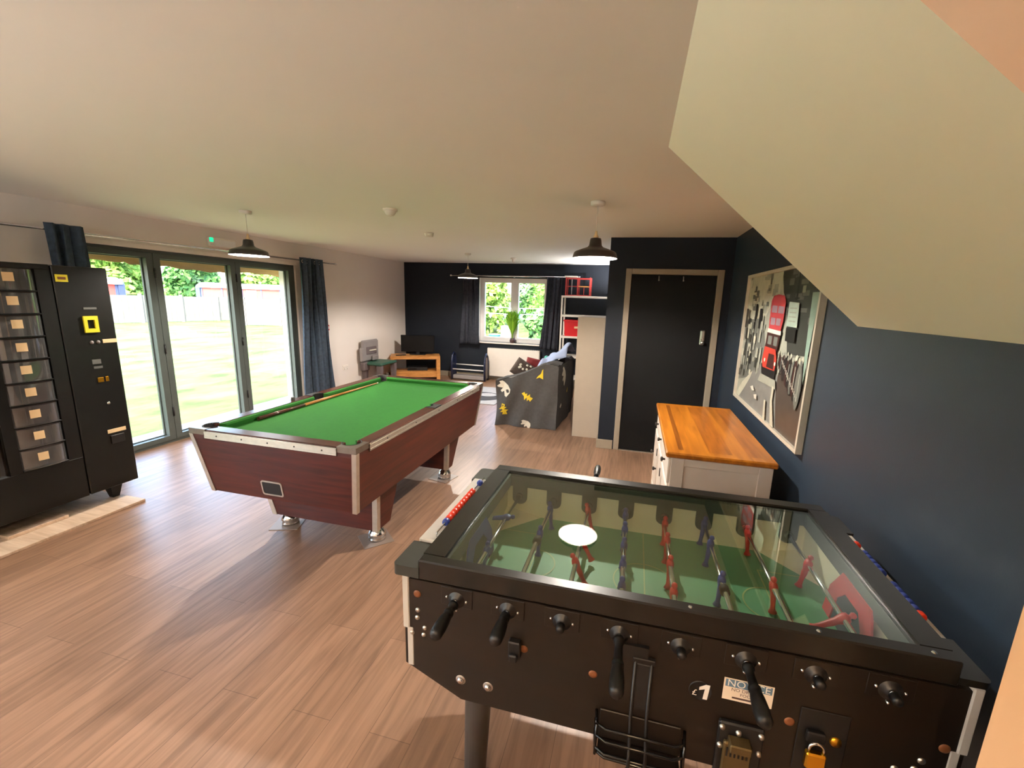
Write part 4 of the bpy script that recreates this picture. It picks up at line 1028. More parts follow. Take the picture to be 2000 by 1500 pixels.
for k in range(16): pp('p_white', rect(2.66 + .022 * k, 1.19 + .012 * k + .01 * rp_.random(), 2.668 + .022 * k, 1.20 + .012 * k + .02))
pp('p_teal', [(3.008, 1.751), (2.835, 1.743), (2.819, 1.599), (3.006, 1.602)]); pp('p_black', [(3.002, 1.593), (2.828, 1.595), (2.827, 1.511), (2.99, 1.509)])
for k in range(4): pp('p_mid', rect(2.86, 1.63 + .026 * k, 2.98, 1.637 + .026 * k))
pp('p_pillar', [(2.66, 1.80), (2.565, 1.80), (2.60, 1.30), (2.633, 1.45)])
pp('p_red', [(3.375, 1.762), (3.34, 1.791), (3.235, 1.800), (3.115, 1.788), (3.075, 1.756), (3.075, 1.635), (3.10, 1.560), (3.36, 1.565)])
pp('p_win', [(3.342, 1.728), (3.086, 1.72), (3.088, 1.675), (3.342, 1.679)]); pp('p_red', rect(3.205, 1.67, 3.225, 1.73))
pp('p_win', [(3.335, 1.645), (3.12, 1.642), (3.127, 1.596), (3.334, 1.595)]); pp('p_red', rect(3.215, 1.59, 3.235, 1.65))
pp('p_cab', [(3.372, 1.545), (3.090, 1.540), (3.11, 1.43), (3.385, 1.435)])
pp('p_grey', rect(3.25, 1.46, 3.34, 1.52)); pp('p_grey', rect(3.13, 1.46, 3.21, 1.52))
pp('p_white', [(3.368, 1.568), (3.083, 1.563), (3.084, 1.536), (3.372, 1.540)])
pp('p_black', [(3.42, 1.315), (3.085, 1.325), (3.09, 1.245), (3.38, 1.24)])
pp('p_low', [(3.389, 1.439), (3.143, 1.439), (3.091, 1.374), (3.105, 1.300), (3.38, 1.290), (3.413, 1.343)])
pp('p_cab', [(3.272, 1.400), (3.15, 1.402), (3.13, 1.305), (3.292, 1.303)])
for y in (3.35, 3.115): pp('p_white', [(y + .016 * math.cos(a), 1.345 + .014 * math.sin(a)) for a in [2 * PI * k / 12 for k in range(12)]])
pp('p_mid', [(3.40, 1.24), (3.06, 1.245), (3.03, 1.19), (3.45, 1.18)])
pp('p_light', [(3.233, 1.08), (3.195, 1.08), (3.16, .945), (3.211, .945)]); pp('p_light', [(3.10, 1.20), (3.06, 1.20), (3.06, 1.11), (2.97, .95), (3.04, .95), (3.10, 1.10)])
pp('p_white', [(3.62, 1.10), (3.55, 1.12), (3.50, 1.09), (3.56, 1.08)]); pp('p_white', [(3.50, 1.06), (3.43, 1.075), (3.41, 1.04), (3.47, 1.035)])
b.build('print', pm, t, fix=False)
b = MB(T); b.box(R - .011, q0 + .01, v0 + .01, R - .002, q1 - .01, v1 - .01); b.build('backing_board', 'black', t)

# ------------------------------------------------------------------ white bookcase end, metal shelving and what is on it
t = thing('bookcase', 'narrow white bookcase standing end-on beside the dark wall corner', 'bookcase', (-.53, 5.7, 0)); T = (-.53, 5.7, 0)
bx0_, bx1_, by0_, by1_, bz = -.682, -.348, 5.285, 6.085, 1.52
b = MB(T); b.box(bx0_, by0_, 0, bx1_, by0_ + .02, bz, .002); b.build('side_panel', 'white_dull', t)
b = MB(T); b.box(bx0_, by1_ - .02, 0, bx1_, by1_, bz, .002); b.build('side_panel', 'white_dull', t)
b = MB(T); b.box(bx1_ - .006, by0_ + .02, .0, bx1_, by1_ - .02, bz - .022); b.build('back_panel', 'white_dull', t)
for z in (.06, .42, .78, 1.14, bz - .021):
    b = MB(T); b.box(bx0_ + .002, by0_ + .02, z, bx1_ - .006, by1_ - .02, z + .02); b.build('shelf', 'white_dull', t)
# shelving
gx0, gx1, gy0_, gy1_ = -1.385, -.40, 8.10, 8.48
t = thing('shelving_unit', 'white metal shelving rack standing in the far corner', 'shelving', ((gx0 + gx1) / 2, 8.3, 0)); T = ((gx0 + gx1) / 2, 8.3, 0)
for x in (gx0, gx1 - .035):
    for y in (gy0_, gy1_ - .035):
        b = MB(T); b.box(x, y, 0, x + .035, y + .004, 1.80); b.box(x if x == gx0 else x + .031, y, 0, (x if x == gx0 else x + .031) + .004, y + .035, 1.80); b.build('upright', 'white', t)
for z in (.22, .64, 1.02, 1.42, 1.775):
    b = MB(T); b.box(gx0 + .005, gy0_ + .005, z - .012, gx1 - .005, gy1_ - .005, z + .025, .003); b.build('shelf', 'white', t)
t = thing('storage_crate', 'bright red storage crate on the white metal shelving', 'crate', (-1.15, 8.28, 1.0455)); T = (-1.15, 8.28, 1.0455)
b = MB(T); taper(b, -1.31, 8.13, -.97, 8.45, 1.34, -1.295, 8.15, -.985, 8.43, 1.0455); b.box(-1.325, 8.115, 1.325, -.955, 8.465, 1.35, .005); b.build('crate_body', 'crate_red', t)
b = MB(T); b.box(-1.115, 8.122, 1.195, -1.015, 8.137, 1.235, .002); b.build('handle_label', 'label', t)
t = thing('cube_rack', 'open red cube frame standing on top of the metal shelving', 'rack', (-1.10, 8.30, 1.8005)); T = (-1.10, 8.30, 1.8005)
def bars(name, segs, m, r=.010):
    b = MB(T)
    for p, q in segs: b.box(min(p[0], q[0]) - r, min(p[1], q[1]) - r, min(p[2], q[2]) - r + r * 0, max(p[0], q[0]) + r, max(p[1], q[1]) + r, max(p[2], q[2]) + r)
    return b.build(name, m, t)
rx0, rx1, ry0, ry1, rz0, rz1 = -1.32, -.87, 8.20, 8.42, 1.8105, 2.13
for x in (rx0, -1.10, rx1):
    for y in (ry0, ry1): bars('post', [((x, y, rz0), (x, y, rz1))], 'frame_red')
for y in (ry0, ry1):
    bars('rail', [((rx0 + .02, y, rz0), (rx1 - .02, y, rz0))], 'frame_red', .008); bars('rail', [((rx0 + .02, y, rz1 - .01), (rx1 - .02, y, rz1 - .01))], 'frame_red', .008)
bars('shelf', [((rx0 + .02, ry0 + .02, 1.975), (-1.12, ry1 - .02, 1.975))], 'frame_red', .007); bars('shelf', [((-1.08, ry0 + .02, 1.975), (rx1 - .02, ry1 - .02, 1.975))], 'oak_tv', .008)
bars('post', [((-1.21, ry0, rz0 + .02), (-1.21, ry0, rz1 - .03))], 'toy_grey', .006); bars('post', [((-.98, ry0, rz0 + .02), (-.98, ry0, 1.955))], 'frame_red', .006)
b = MB((-1.24, 8.3, 2.1405)); b.box(-1.36, 8.22, 2.1405, -1.12, 8.40, 2.165, .004); o = b.build('flat_box', 'white'); o.location = (-1.24, 8.3, 2.1405); tag(o, 'flat cream box lying on top of the red frame', 'box')

# ------------------------------------------------------------------ sofa with throws and cushions
t = thing('sofa', 'sofa hidden under a dark grey polar bear throw', 'sofa', (-1.32, 6.3, 0)); T = (-1.32, 6.3, 0)
b = MB(T); b.box(-1.70, 5.52, .05, -.95, 7.25, .30, .02); b.build('base', 'throw', t)
b = MB(T); b.box(-1.70, 5.80, .30, -1.12, 6.98, .44, .05); b.build('seat', 'throw', t)
b = MB(T); b.box(-1.16, 5.56, .30, -.95, 7.22, .80, .05); b.build('backrest', 'throw', t)
for y0_, y1_ in ((5.52, 5.78), (7.0, 7.26)):
    b = MB(T); b.box(-1.69, y0_, .28, -1.10, y1_, .58, .05); b.build('arm', 'throw', t)
for x in (-1.66, -.99):
    for y in (5.56, 7.2):
        b = MB(T); b.box(x - .02, y - .02, 0, x + .02, y + .02, .06); b.build('leg', 'black', t)
top = [(-1.765, .615), (-1.66, .645), (-1.55, .675), (-1.40, .735), (-1.24, .815), (-1.14, .868), (-1.07, .885), (-1.0, .878), (-.93, .865)]
def tz(x):
    for (xa, za), (xb, zb_) in zip(top, top[1:]):
        if x <= xb: return za + (zb_ - za) * max(0, (x - xa) / (xb - xa))
    return top[-1][1]
def fwrk(x, z):   # wrinkles of the front sheet
    d = .022 * math.sin(17 * (x + 1.7) - 9 * z) * math.exp(-((x + 1.7) / .35) ** 2) + .011 * math.sin(11 * x + 14 * z) + .009 * math.sin(23 * x - 8 * z + 1)
    return 5.452 - .02 * (1 - z / .9) + d
def front_pt(x, z, off=0.): return (x, fwrk(x, z) - off, z)
t = thing('throw_blanket', 'dark grey throw printed with cream polar bears over the sofa end', 'throw', (-1.35, 5.6, 0)); T = (-1.35, 5.6, 0)
b = MB(T)
def fr(u, v):
    x = -1.765 + (.84 + .005) * u + .012 * math.sin(v * 5) * (1 - u); z = .004 + (tz(x) - .004) * v
    return front_pt(x, z)
b.grid(fr, 44, 36)
def tp2(u, v):
    x = -1.765 + .845 * u; z = tz(x)
    y = fwrk(x, z) + v * (.42 + .30 * max(0, (x + 1.3)))
    return (x, y, z + .012 * math.sin(PI * min(v * 4, 1)) - .05 * max(0, v - .6) + .008 * math.sin(9 * v + 8 * u))
b.grid(tp2, 44, 14)
def rt(u, v):   # right-hand drop, in shade
    z = .02 + (tz(-.92) - .02) * v; y = fwrk(-.92, z) + 1.05 * u
    return (-.92 + .05 * u + .015 * math.sin(12 * u + 5 * v) * u, y, z - .01 * u)
b.grid(rt, 20, 20)
def lf(u, v):
    z = .004 + (tz(-1.765) - .004) * v; y = fwrk(-1.765, z) + .6 * u
    return (-1.765 + .012 * math.sin(v * 5) - .01 * math.sin(10 * u), y, z * (1 - .04 * u))
b.grid(lf, 14, 18)
def decal(pts, mi, f=lambda x, z: front_pt(x, z, .004)):
    b.cur = mi; b.add([f(*p) for p in pts], [tuple(range(len(pts)))]); b.cur = 0
def blob(cx, cz, s, ang, shape, mi, f=None):
    c, s_ = math.cos(ang), math.sin(ang)
    pts = [(cx + (p[0] * c - p[1] * s_) * s, cz + (p[0] * s_ + p[1] * c) * s) for p in shape]
    # fan so that the piece follows the folds
    b.cur = mi; g = f or (lambda x, z: front_pt(x, z, .005))
    m_ = (sum(p[0] for p in pts) / len(pts), sum(p[1] for p in pts) / len(pts))
    b.add([g(*m_)] + [g(*p) for p in pts], [(0, 1 + i, 1 + (i + 1) % len(pts)) for i in range(len(pts))]); b.cur = 0
bear = [(-1, .1), (-.8, .42), (-.5, .5), (.1, .62), (.65, .5), (.9, .15), (.95, -.5), (.7, -.55), (.6, -.15), (.25, -.1), (.15, -.6), (-.12, -.6), (-.15, -.1), (-.45, -.05), (-.6, -.5), (-.8, -.5), (-.72, .0)]
zig = [(-1, .2), (-.6, .6), (-.5, .1), (-.1, .6), (0, .1), (.4, .6), (.5, .2), (1, .1), (.7, -.6), (.5, -.1), (.2, -.7), (0, -.1), (-.3, -.7), (-.5, -.1)]
tri = [(-.8, -.4), (.9, .6), (.2, -.9), (-.2, -.4)]
blob(-1.655, .52, .115, -.75, bear, 1); blob(-1.33, .43, .085, -.25, zig, 2); blob(-1.17, .74, .085, .45, tri, 2); blob(-1.645, .235, .085, -1.1, zig, 2); blob(-1.33, .055, .075, -.5, bear, 1)
side_f = lambda y, z: (-.912 + .05 * (y - 5.45) + .004, y, z)
blob(5.75, .70, .15, -.8, bear, 1, side_f); blob(5.62, .30, .05, .5, zig, 1, side_f); blob(6.0, .45, .05, .3, tri, 2, side_f)
o = b.build('cloth', ['throw', 'bear', 'mustard'], t)
# pale duvet over the back of the sofa
t = thing('duvet', 'pale blue duvet heaped over the back of the sofa', 'duvet', (-1.0, 6.2, .7)); T = (-1.0, 6.2, .7)
def dv(u, v):
    x = -1.33 + .42 * u; y = 5.99 + .95 * v
    z = .835 + .19 * math.exp(-((u - .95) / .38) ** 2) * math.exp(-((v - .38) / .50) ** 2) + .04 * u + .014 * math.sin(13 * u + 6 * v) + .010 * math.sin(19 * v - 7 * u)
    if u < .14: z -= .10 * (1 - u / .14)
    if v < .10: z -= .06 * (1 - v / .10)
    return (x, y, z)
b = MB(T); b.grid(dv, 30, 30); o = b.build('cloth', 'duvet', t); sm = o.modifiers.new('thick', 'SOLIDIFY'); sm.thickness = .014; sm.offset = 1
# cushions
def cushion_thing(label, loc, rot, size, m, m2):
    t = thing('cushion', label, 'cushion', loc); t.rotation_euler = rot
    def cf(sg): return lambda u, v: ((u - .5) * size[0], sg * size[1] * (math.sin(PI * u) * math.sin(PI * v)) ** .45 * .5, (v - .5) * size[2])
    b = MB(); b.grid(cf(1), 14, 14); b.grid(cf(-1), 14, 14); c = b.build('cover', m, t)
    if m2:
        b = MB()
        for k in range(9):
            u, v = random.uniform(.2, .8), random.uniform(.45, .9); p = cf(-1)(u, v)
            b.sphere((p[0], p[1] - .002, p[2]), .018, 8, 6, (1, .25, 1))
        b.build('dots', m2, c)
cushion_thing('brown patterned cushion leaning on the sofa arm behind the throw', (-1.53, 6.10, .655), (-.35, .52, 0), (.40, .14, .26), 'cushion', 'bear')
cushion_thing('dark red cushion tucked beside the pale blue duvet', (-1.47, 6.32, .72), (-.3, .2, .2), (.22, .12, .22), 'cushion_red', None)
b = MB((-1.62, 7.0, .58)); b.lathe([(0, .005), (.05, .005), (.055, .03), (.05, .15), (.03, .19), (0, .2)], (-1.42, 7.12, .58), 20); o = b.build('toy_cup', 'teal'); o.location = (-1.62, 7.0, .58)
tag(o, 'small teal beaker on the far arm of the sofa', 'beaker')

# ------------------------------------------------------------------ far left corner: TV unit, TV, toy bench, rack
rz = math.radians(28)
tvc = (-4.36, 8.00, 0)
t = thing('tv_stand', 'light oak television stand set across the far left corner', 'tv stand', tvc, rz)
w2, d2, hh = .49, .23, .50
b = MB(); b.box(-w2, -d2, hh - .06, w2, d2, hh, .004); b.build('top_panel', 'oak_tv', t)
for sx in (-1, 1):
    for sy in (-1, 1):
        b = MB(); b.box(sx * w2, sy * d2, 0, sx * (w2 - .075), sy * (d2 - .075), hh - .06, .003); b.build('leg', 'oak_tv', t)
b = MB(); b.box(-w2 + .01, -d2 + .012, .07, w2 - .01, d2 - .012, .19, .003); b.build('lower_shelf', 'oak_tv', t)
t = thing('television', 'black flat television standing on the oak stand', 'television', (-4.36, 8.10, hh + .0005), rz * .7)
b = MB(); b.box(-.34, -.012, .055, .34, .03, .40, .006); b.build('casing', 'tv_screen', t)
b = MB(); b.box(-.325, -.0135, .07, .325, -.012, .385); b.build('screen', 'tv_screen', t)
b = MB(); b.box(-.16, -.08, 0, .16, .09, .012, .003); b.box(-.03, 0, .012, .03, .02, .06); b.build('stand', 'black', t)
t = thing('remote_control', 'slim black remote control on the left end of the oak stand', 'remote', (-4.58, 7.80, hh + .0005), rz + .4)
b = MB(); b.box(-.10, -.025, 0, .10, .025, .018, .004); b.build('casing', 'black', t)
b = MB()
for i in range(6):
    for j in range(3): b.box(-.07 + i * .025, -.016 + j * .013, .018, -.058 + i * .025, -.008 + j * .013, .0195)
b.build('buttons', 'greyprint', t)
t = thing('set_top_box', 'black box on the lower shelf of the oak stand', 'box', (-4.33, 8.02, .1905), rz)
b = MB(); b.box(-.20, -.11, 0, .20, .11, .07, .005); b.build('casing', 'black', t)
b = MB(); b.box(-.18, -.1115, .02, -.02, -.11, .05); b.build('display', 'tv_screen', t)
# toy workbench
t = thing('toy_workbench', 'grey plastic toy workbench with a green worktop by the white wall', 'toy workbench', (-4.72, 7.20, 0), 0)
b = MB(); b.box(-.17, -.30, .46, -.11, .22, .86, .03); b.box(-.16, -.36, .46, -.10, -.22, .74, .03); b.build('back_board', 'toy_grey', t)
b = MB(); b.box(-.16, -.20, .58, -.098, .14, .74, .02); b.box(-.16, -.34, .30, -.06, -.16, .46, .02); b.build('tool_panel', 'toy_dark', t)
b = MB(); b.box(-.108, -.12, .655, -.085, .10, .675, .004); b.build('tool_shelf', 'bear', t)
b = MB(); b.box(-.10, -.05, .47, -.06, .13, .555, .01); b.build('drawer_unit', 'toy_grey', t)
b = MB(); b.box(-.17, -.26, .40, .24, .30, .452, .02); b.build('worktop', 'toy_green', t)
for x in (-.13, .18):
    for y in (-.22, .25):
        b = MB(); taper(b, x - .045, y - .045, x + .045, y + .045, .40, x - .03, y - .03, x + .03, y + .03, 0); b.build('leg', 'toy_dark', t)
# rack with two rails
t = thing('folding_rack', 'dark blue rack with two white rails beside the heater', 'rack', (-3.28, 8.33, 0))
for x in (-.36, .36):
    b = MB(); pts = [(x, -.12, .02), (x, -.13, .40), (x, -.10, .52), (x, -.03, .57), (x, .04, .52), (x, .07, .40), (x, .07, .02)]
    b.tube(pts, .022, 10); b.build('end_loop', 'rack_blue', t)
    b = MB(); b.box(x - .008, -.12, .06, x + .008, .06, .50); b.build('end_panel', 'rack_blue' if x < 0 else 'toy_grey', t)
for y, z in ((-.125, .235), (.065, .31)):
    b = MB(); b.tube([(-.36, y, z), (.36, y, z)], .012, 10); b.build('rail', 'upvc', t)
b = MB(); b.box(-.35, -.11, .03, .35, .05, .11, .01); b.build('base_bar', 'toy_grey', t)
# panel heater
t = thing('panel_heater', 'white electric panel heater on the wall under the far window', 'heater', (-2.41, F - .05, .35)); T = (-2.41, F - .05, .35)
b = MB(T); b.box(-2.975, F - .095, .085, -1.845, F - .02, .685, .012); hb = b.build('casing', 'white', t)
b = MB(T)
for k in range(26): b.box(-2.94 + k * .042, F - .092, .6851, -2.915 + k * .042, F - .04, .687)
b.build('top_grille', 'greyprint', hb)
b = MB(T); b.box(-2.95, F - .02, .15, -1.87, F - .002, .62); b.build('wall_bracket', 'steel', t)
b = MB(T); b.box(-2.97, F - .088, .075, -1.85, F - .03, .085); b.build('bottom_grille', 'greyprint', hb)
# rug
b = MB((-2.6, 7.0, 0)); 
def rg(u, v): 
    return (-3.15 + 1.25 * u, 6.45 + 1.25 * v, .010)
b.box(-3.2, 6.45, .0005, -2.12, 7.75, .010, .003)
b.cur = 1; b.add([(-2.56 + .40 * math.cos(a), 6.95 + .34 * math.sin(a), .0112) for a in [2 * PI * k / 24 for k in range(24)]], [tuple(range(24))])
b.cur = 0; b.add([(-2.46 + .16 * math.cos(a), 7.1 + .13 * math.sin(a), .0122) for a in [2 * PI * k / 18 for k in range(18)]], [tuple(range(18))])
o = b.build('rug', ['rug', 'rug_dark']); o.location = (-2.6, 7.0, 0); tag(o, 'pale grey rug with a charcoal shape on the floor by the heater', 'rug')
# plant on the sill
pl = (-2.46, F + .02, WZ0 + .0005)
t = thing('potted_fern', 'bushy bright green fern in a round brown pot on the window sill', 'plant', pl); T = pl
b = MB(T); b.lathe([(0, 0), (.04, 0), (.058, .03), (.060, .06), (.048, .095), (.044, .10), (.040, .095), (.040, .08)], pl, 24); b.build('pot', 'pot', t)
b = MB(T); b.lathe([(0, .082), (.041, .082)], pl, 20); b.build('soil', 'soil', t)
b = MB(T)
rf_ = random.Random(11)
for k in range(330):
    a = rf_.random() * 2 * PI; sp = rf_.random() ** .6 * .23; hgt = .50 + .24 * rf_.random() - .45 * sp
    pts = []; n_ = 7
    for i in range(n_ + 1):
        s = i / n_; r_ = sp * (max(0, s - .18) / .82) ** .8 + .012
        pts.append(Vector((pl[0] + r_ * math.cos(a), pl[1] - .02 + r_ * math.sin(a) * .38 - .05 * s, pl[2] + .08 + hgt * math.sin(s * 1.75) / math.sin(1.6) * (1 - .18 * s * s))))
    sd_ = Vector((math.cos(a + PI / 2), math.sin(a + PI / 2) * .5, .2)).normalized()
    vs = []
    for i, p in enumerate(pts):
        w = .008 * math.sin(PI * min(1, .15 + .85 * i / n_)) + .0005; vs += [p - sd_ * w, p + sd_ * w]
    b.add(vs, [(2 * i, 2 * i + 1, 2 * i + 3, 2 * i + 2) for i in range(n_)])
o = b.build('fronds', 'plant', t, fix=False); o['kind'] = 'stuff'

# ------------------------------------------------------------------ outdoors
b = MB(); b.box(-90, -60, -.60, L - .3, 90, -.15); b.box(L - .3, F + .3, -.60, 60, 90, -.15); struct(b.build('lawn', 'lawn'))
b = MB(); b.box(L - .75, 1.6, -.149, L - .3, 6.4, -.05); struct(b.build('terrace', 'paving'))
# tan canvas edge hanging outside above the doors
t = thing('canvas_awning', 'tan canvas awning edge hanging outside above the glass doors', 'awning', (-5.55, 4.1, 2.2)); T = (-5.55, 4.1, 2.2)
def aw(u, v):
    y = 1.9 + 4.6 * u
    zb_ = 1.938 + .012 * math.sin(5 * y) + .008 * math.sin(17 * y) + (.035 if y < 3.72 else 0) - (.01 if 4.9 < y < 5.1 else 0)
    return (-5.55 - .03 * math.sin(3 * y) * v, y, 2.395 + (zb_ - 2.395) * v)
b = MB(T); b.grid(aw, 90, 6); o = b.build('cloth', 'awning', t); sm = o.modifiers.new('thick', 'SOLIDIFY'); sm.thickness = .012
b = MB(T); b.tube([(-5.55, 1.9, 2.39), (-5.55, 6.5, 2.39)], .02, 10); b.build('pole', 'greyprint', t)
# fences
def fence(name, label, p0, p1, n, ztop, group='timber fences across the lawn'):
    p0 = Vector(p0); p1 = Vector(p1); t = thing(name, label, 'fence', (p0.x, p0.y, -.15), 0, group); T = (p0.x, p0.y, -.15)
    d = (p1 - p0); ln_ = d.length; d.normalize(); ang = math.atan2(d.y, d.x)
    for i in range(n):
        a = p0 + d * (ln_ * i / n); xf = Matrix.Translation((a.x, a.y, 0)) @ Matrix.Rotation(ang, 4, 'Z'); w = ln_ / n
        b = MB(T); b.box(-.06, -.06, -.15, .06, .06, ztop + .08, xf=xf); b.build('fence_post', 'fence', t)
        b = MB(T)
        for k in range(14): b.box(.06 + (w - .12) * k / 14, -.012 - .008 * (k % 2), -.12, .06 + (w - .12) * (k + 1.12) / 14, .006 - .008 * (k % 2), ztop + .02 * math.sin(i * 2.1), xf=xf)
        for z in (.15, .6, 1.05): b.box(.06, .006, z, w - .06, .05, z + .08, xf=xf)
        b.build('fence_panel', 'fence', t)
fence('timber_fence', 'pale timber fence across the far side of the lawn', (-26.3, 10.0), (-23.3, 22.0), 7, 1.24)
fence('timber_fence', 'pale timber fence section nearer the house on the right of the lawn', (-20.0, 18.6), (-15.6, 21.0), 3, 1.22)
# railway carriages
def carriage(label, c, ang, ln_, wd, zt_, zr_):
    t = thing('railway_carriage', label, 'railway carriage', (c[0], c[1], -.15), ang, 'railway carriages beyond the fence'); h = ln_ / 2; w = wd / 2
    z1_ = zt_ + .15; z2_ = zr_ + .15
    b = MB(); b.box(-h, -w, .55, h, w, z1_); b.build('body', 'carriage_red', t)
    prof = [(w + .15) * 1.0, ]
    pts = [((w + .15) * math.cos(PI * k / 14), z1_ - .02 + (z2_ - z1_) * math.sin(PI * k / 14)) for k in range(15)]
    b = MB(); b.prism(pts, -h - .2, h + .2, 'x'); b.build('roof', 'carriage_roof', t)
    for sx in (-1, 1):
        pe = [(w + .02, .5)] + [((w + .10) * math.cos(PI * k / 14), z1_ - .06 + (z2_ - z1_) * .98 * math.sin(PI * k / 14)) for k in range(15)] + [(-w - .02, .5)]
        b = MB(); b.prism(pe, sx * (h + .02), sx * (h + .30), 'x'); b.build('end_wall', 'carriage_blue', t)
    for x in [-h + .05 + (2 * h - .1) * k / 5 for k in range(6)]:
        for sy in (-1, 1):
            b = MB(); b.box(x - .06, sy * w, .55, x + .06, sy * (w + .03), z1_); b.build('pillar', 'carriage_blue', t)
    for sy in (-1, 1):
        b = MB(); b.box(-.35, sy * w, 1.05, .35, sy * (w + .025), z1_ - .1); b.build('window', 'greyprint', t)
    for x in (-h * .65, h * .65):
        for sy in (-1, 1):
            b = MB(); b.lathe([(0, -.06), (.42, -.06), (.45, 0), (.42, .06), (0, .06)], (x, sy * .7, .4501), 24, 'y'); b.build('wheel', 'iron', t)
    b = MB(); b.box(-h, -w * .9, .42, h, w * .9, .56); b.build('chassis', 'iron', t)
carriage('red railway carriage with a white roof beyond the fence, fully in view', (-29.4, 28.6), math.radians(31), 6.6, 2.5, 1.78, 2.16)
carriage('red railway carriage beyond the fence, mostly behind the vending machine', (-30.5, 15.6), math.radians(70), 6.6, 2.5, 1.78, 2.16)
# trees
def make_tree(name, label, loc, rad, hgt, m, seed, group, n=2600, leaf=.30, blobs=12, trunk=True, low=.1):
    rn = random.Random(seed); t = thing(name, label, 'tree', loc, 0, group)
    b = MB(); cs = []
    for k in range(blobs):
        a = rn.random() * 2 * PI; q = rn.random() ** .6 * rad * .62; z = hgt * (low + (.86 - low) * rn.random()); cs.append((q * math.cos(a), q * math.sin(a), z, rad * (.34 + .22 * rn.random()) * (1.15 - .5 * z / hgt)))
    for k in range(n):
        c = rn.choice(cs); v = Vector((rn.gauss(0, 1), rn.gauss(0, 1), rn.gauss(0, 1))).normalized() * c[3] * (.75 + .3 * rn.random())
        p = Vector((c[0], c[1], c[2])) + v
        if p.z < .05: continue
        nx = (v.normalized() + Vector((rn.gauss(0, .5), rn.gauss(0, .5), rn.gauss(0, .5) + .3))).normalized()
        u = nx.orthogonal().normalized(); w = nx.cross(u); an = rn.random() * 6.28; u, w = u * math.cos(an) + w * math.sin(an), w * math.cos(an) - u * math.sin(an)
        s = leaf * (.6 + .8 * rn.random())
        b.add([p - u * s, p + w * s * .6, p + u * s, p - w * s * .6], [(0, 1, 2, 3)])
    b.build('crown', m, t, fix=False)
    b = MB(); b.tube([(0, 0, 0), (.05 * rad, 0, hgt * .3), (0, .05 * rad, hgt * .75)], [.07 * rad, .055 * rad, .02 * rad], 10); b.build('trunk', 'trunk', t)
    return t
G1 = 'trees behind the fence'
trees = [(-42, 13, 2.7, 6.0, 'leaf_a', 'pale leafy tree beyond the fence, by the left carriage'), (-42, 20, 2.7, 5.6, 'leaf_b', 'mid green tree behind the fence in the left glass door'), (-42, 27, 2.7, 5.4, 'leaf_a', 'pale yellow-green tree behind the fence, left part of the middle glass door'),
         (-42, 34, 2.7, 5.0, 'leaf_c', 'darker green tree left of the fully visible carriage'), (-42, 41, 2.7, 4.6, 'leaf_a', 'pale tree behind the roof of the fully visible carriage'), (-42, 48, 2.7, 5.2, 'leaf_b', 'green tree in the right glass door behind the carriage end'),
         (-50, 16.5, 3.0, 7.0, 'leaf_c', 'dark tall tree far behind the left carriage'), (-50, 24.5, 3.0, 7.0, 'leaf_a', 'pale tall tree far behind in the left glass door'), (-50, 32.5, 3.0, 6.6, 'leaf_b', 'tall tree far behind in the middle glass door'), (-50, 40.5, 3.0, 6.2, 'leaf_b', 'tall green tree far behind the roof of the carriage'), (-50, 48.5, 3.0, 6.4, 'leaf_a', 'pale tall tree far behind the carriage end'), (-50, 56.5, 3.0, 6.6, 'leaf_a', 'pale tall tree far behind at the right of the glass doors')]
for i, (x, y, r_, h_, m, lb) in enumerate(trees): make_tree('leafy_tree', lb, (x, y, -.15), r_, h_, m, 20 + i, G1, 5200, .27, 16)
G2 = 'bushes beyond the far window'
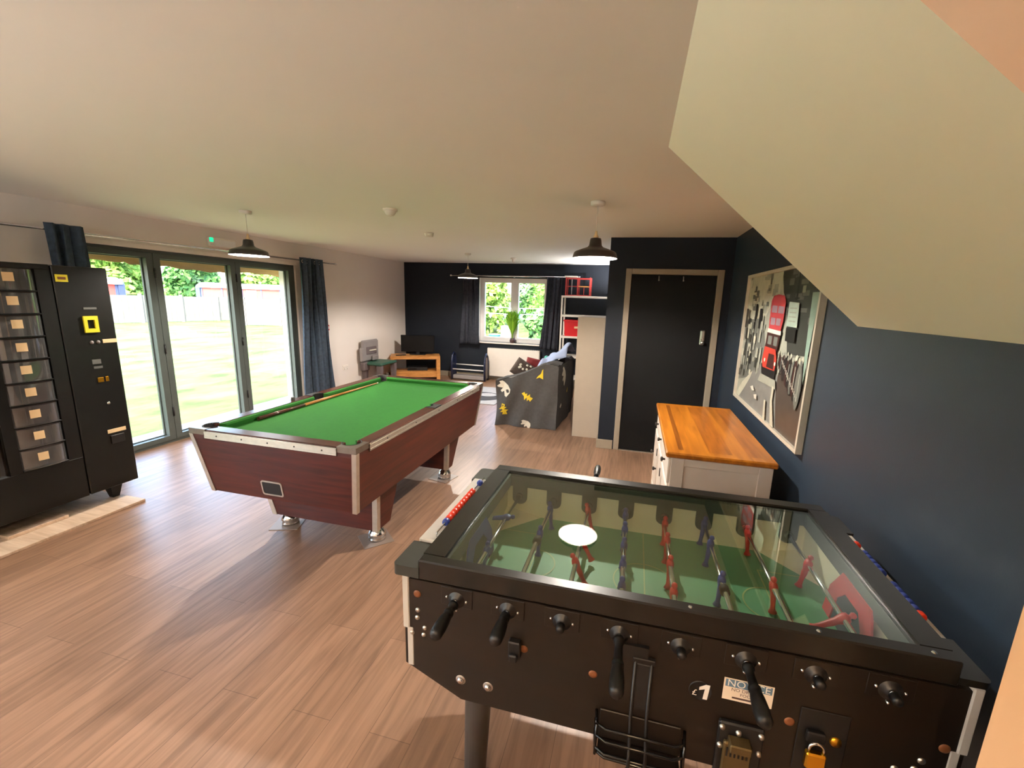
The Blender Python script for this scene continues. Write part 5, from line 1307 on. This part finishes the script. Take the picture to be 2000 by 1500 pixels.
bushes = [(-12.8, 22.5, 1.9, 5.2, 'leaf_b', 'green bush beyond the left edge of the far window'), (-8.1, 22.5, 1.9, 5.2, 'leaf_a', 'tall pale green bush in the left pane of the far window'), (-3.4, 22.5, 1.9, 5.4, 'leaf_b', 'tall green bush in the right pane of the far window'), (1.3, 22.5, 1.9, 5.2, 'leaf_a', 'pale bush beyond the right edge of the far window'),
          (-15.6, 28, 2.1, 7.0, 'leaf_b', 'tree-high bush far behind, beyond the left edge of the far window'), (-10.4, 28, 2.1, 7.4, 'leaf_a', 'tree-high pale bush far behind at the left of the far window'), (-5.2, 28, 2.1, 7.2, 'leaf_b', 'tree-high bush far behind the fern'), (0, 28, 2.1, 7.0, 'leaf_a', 'tree-high pale bush far behind at the right of the far window'),
          (-13, 34, 2.2, 8.5, 'leaf_c', 'dark tall tree in the last row, left of the far window'), (-7.6, 34, 2.2, 8.5, 'leaf_c', 'dark tall tree in the last row, seen through the middle of the far window'), (-2.2, 34, 2.2, 8.5, 'leaf_c', 'dark tall tree in the last row, right of the far window'),
          (-7.9, 19.0, .85, 1.5, 'leaf_c', 'low dark bush beyond the blue tub'), (-3.6, 17.6, .95, 1.5, 'leaf_c', 'low dark bush just right of the fern'), (-1.3, 17.6, .95, 1.35, 'leaf_b', 'low bush at the lower right of the far window')]
for i, (x, y, r_, h_, m, lb) in enumerate(bushes): make_tree('garden_bush', lb, (x, y, -.15), r_, h_, m, 60 + i, G2, 8000, .14, 26)
# garden things behind the far window
t = thing('water_tub', 'round blue tub standing on the ground outside the far window', 'tub', (-5.83, 17.6, -.15))
b = MB(); b.lathe([(0, 0), (.20, 0), (.235, .30), (.25, .30), (.25, .33), (.225, .33), (.19, .02), (0, .02)], n=28); b.build('tub_body', 'tub_blue', t)
b = MB(); b.lathe([(0, .28), (.22, .28)], n=24); b.build('water', 'tub_blue', t)
t = thing('garden_cabinet', 'white box standing beside the blue tub outside', 'box', (-5.30, 17.5, -.15))
b = MB(); b.box(-.17, -.15, .05, .17, .15, .72, .01); b.build('body', 'white', t)
b = MB(); b.box(-.14, -.156, .10, .14, -.15, .66); b.build('door', 'upvc', t)
for x in (-.13, .13):
    b = MB(); b.box(x - .02, -.12, 0, x + .02, .12, .05); b.build('foot', 'copper', t)
for nm, lb, z0_, z1_, yy in (('bunting', 'upper string of pale bunting across the far window garden', 1.55, 1.62, 15.2), ('bunting', 'lower string of pale bunting across the far window garden', 1.32, 1.45, 14.6)):
    t = thing(nm, lb, 'bunting', (-4, yy, z0_), 0, 'bunting lines outside the far window')
    T = (-4, yy, z0_); b = MB(T); pts = []
    for k in range(25):
        s = k / 24; pts.append((-7.2 + 6.4 * s, yy + .6 * s, z0_ + (z1_ - z0_) * s - .22 * math.sin(PI * s)))
    b.tube(pts, .009, 6); b.build('line', 'pennant', t)
    for k in range(2, 24, 2):
        p = pts[k]; b = MB(T); b.prism([(p[0] - .07, p[2]), (p[0] + .07, p[2]), (p[0], p[2] - .17)], p[1] - .003, p[1] + .003, 'y'); b.build('pennant', ['pennant', 'pennant', 'tub_blue', 'label'][k // 2 % 4], t)
    for q in (0, -1):
        p = pts[q]; b = MB(T); b.tube([(p[0], p[1], -.15), (p[0], p[1], p[2] + .05)], .03, 8); b.build('post', 'trunk', t)
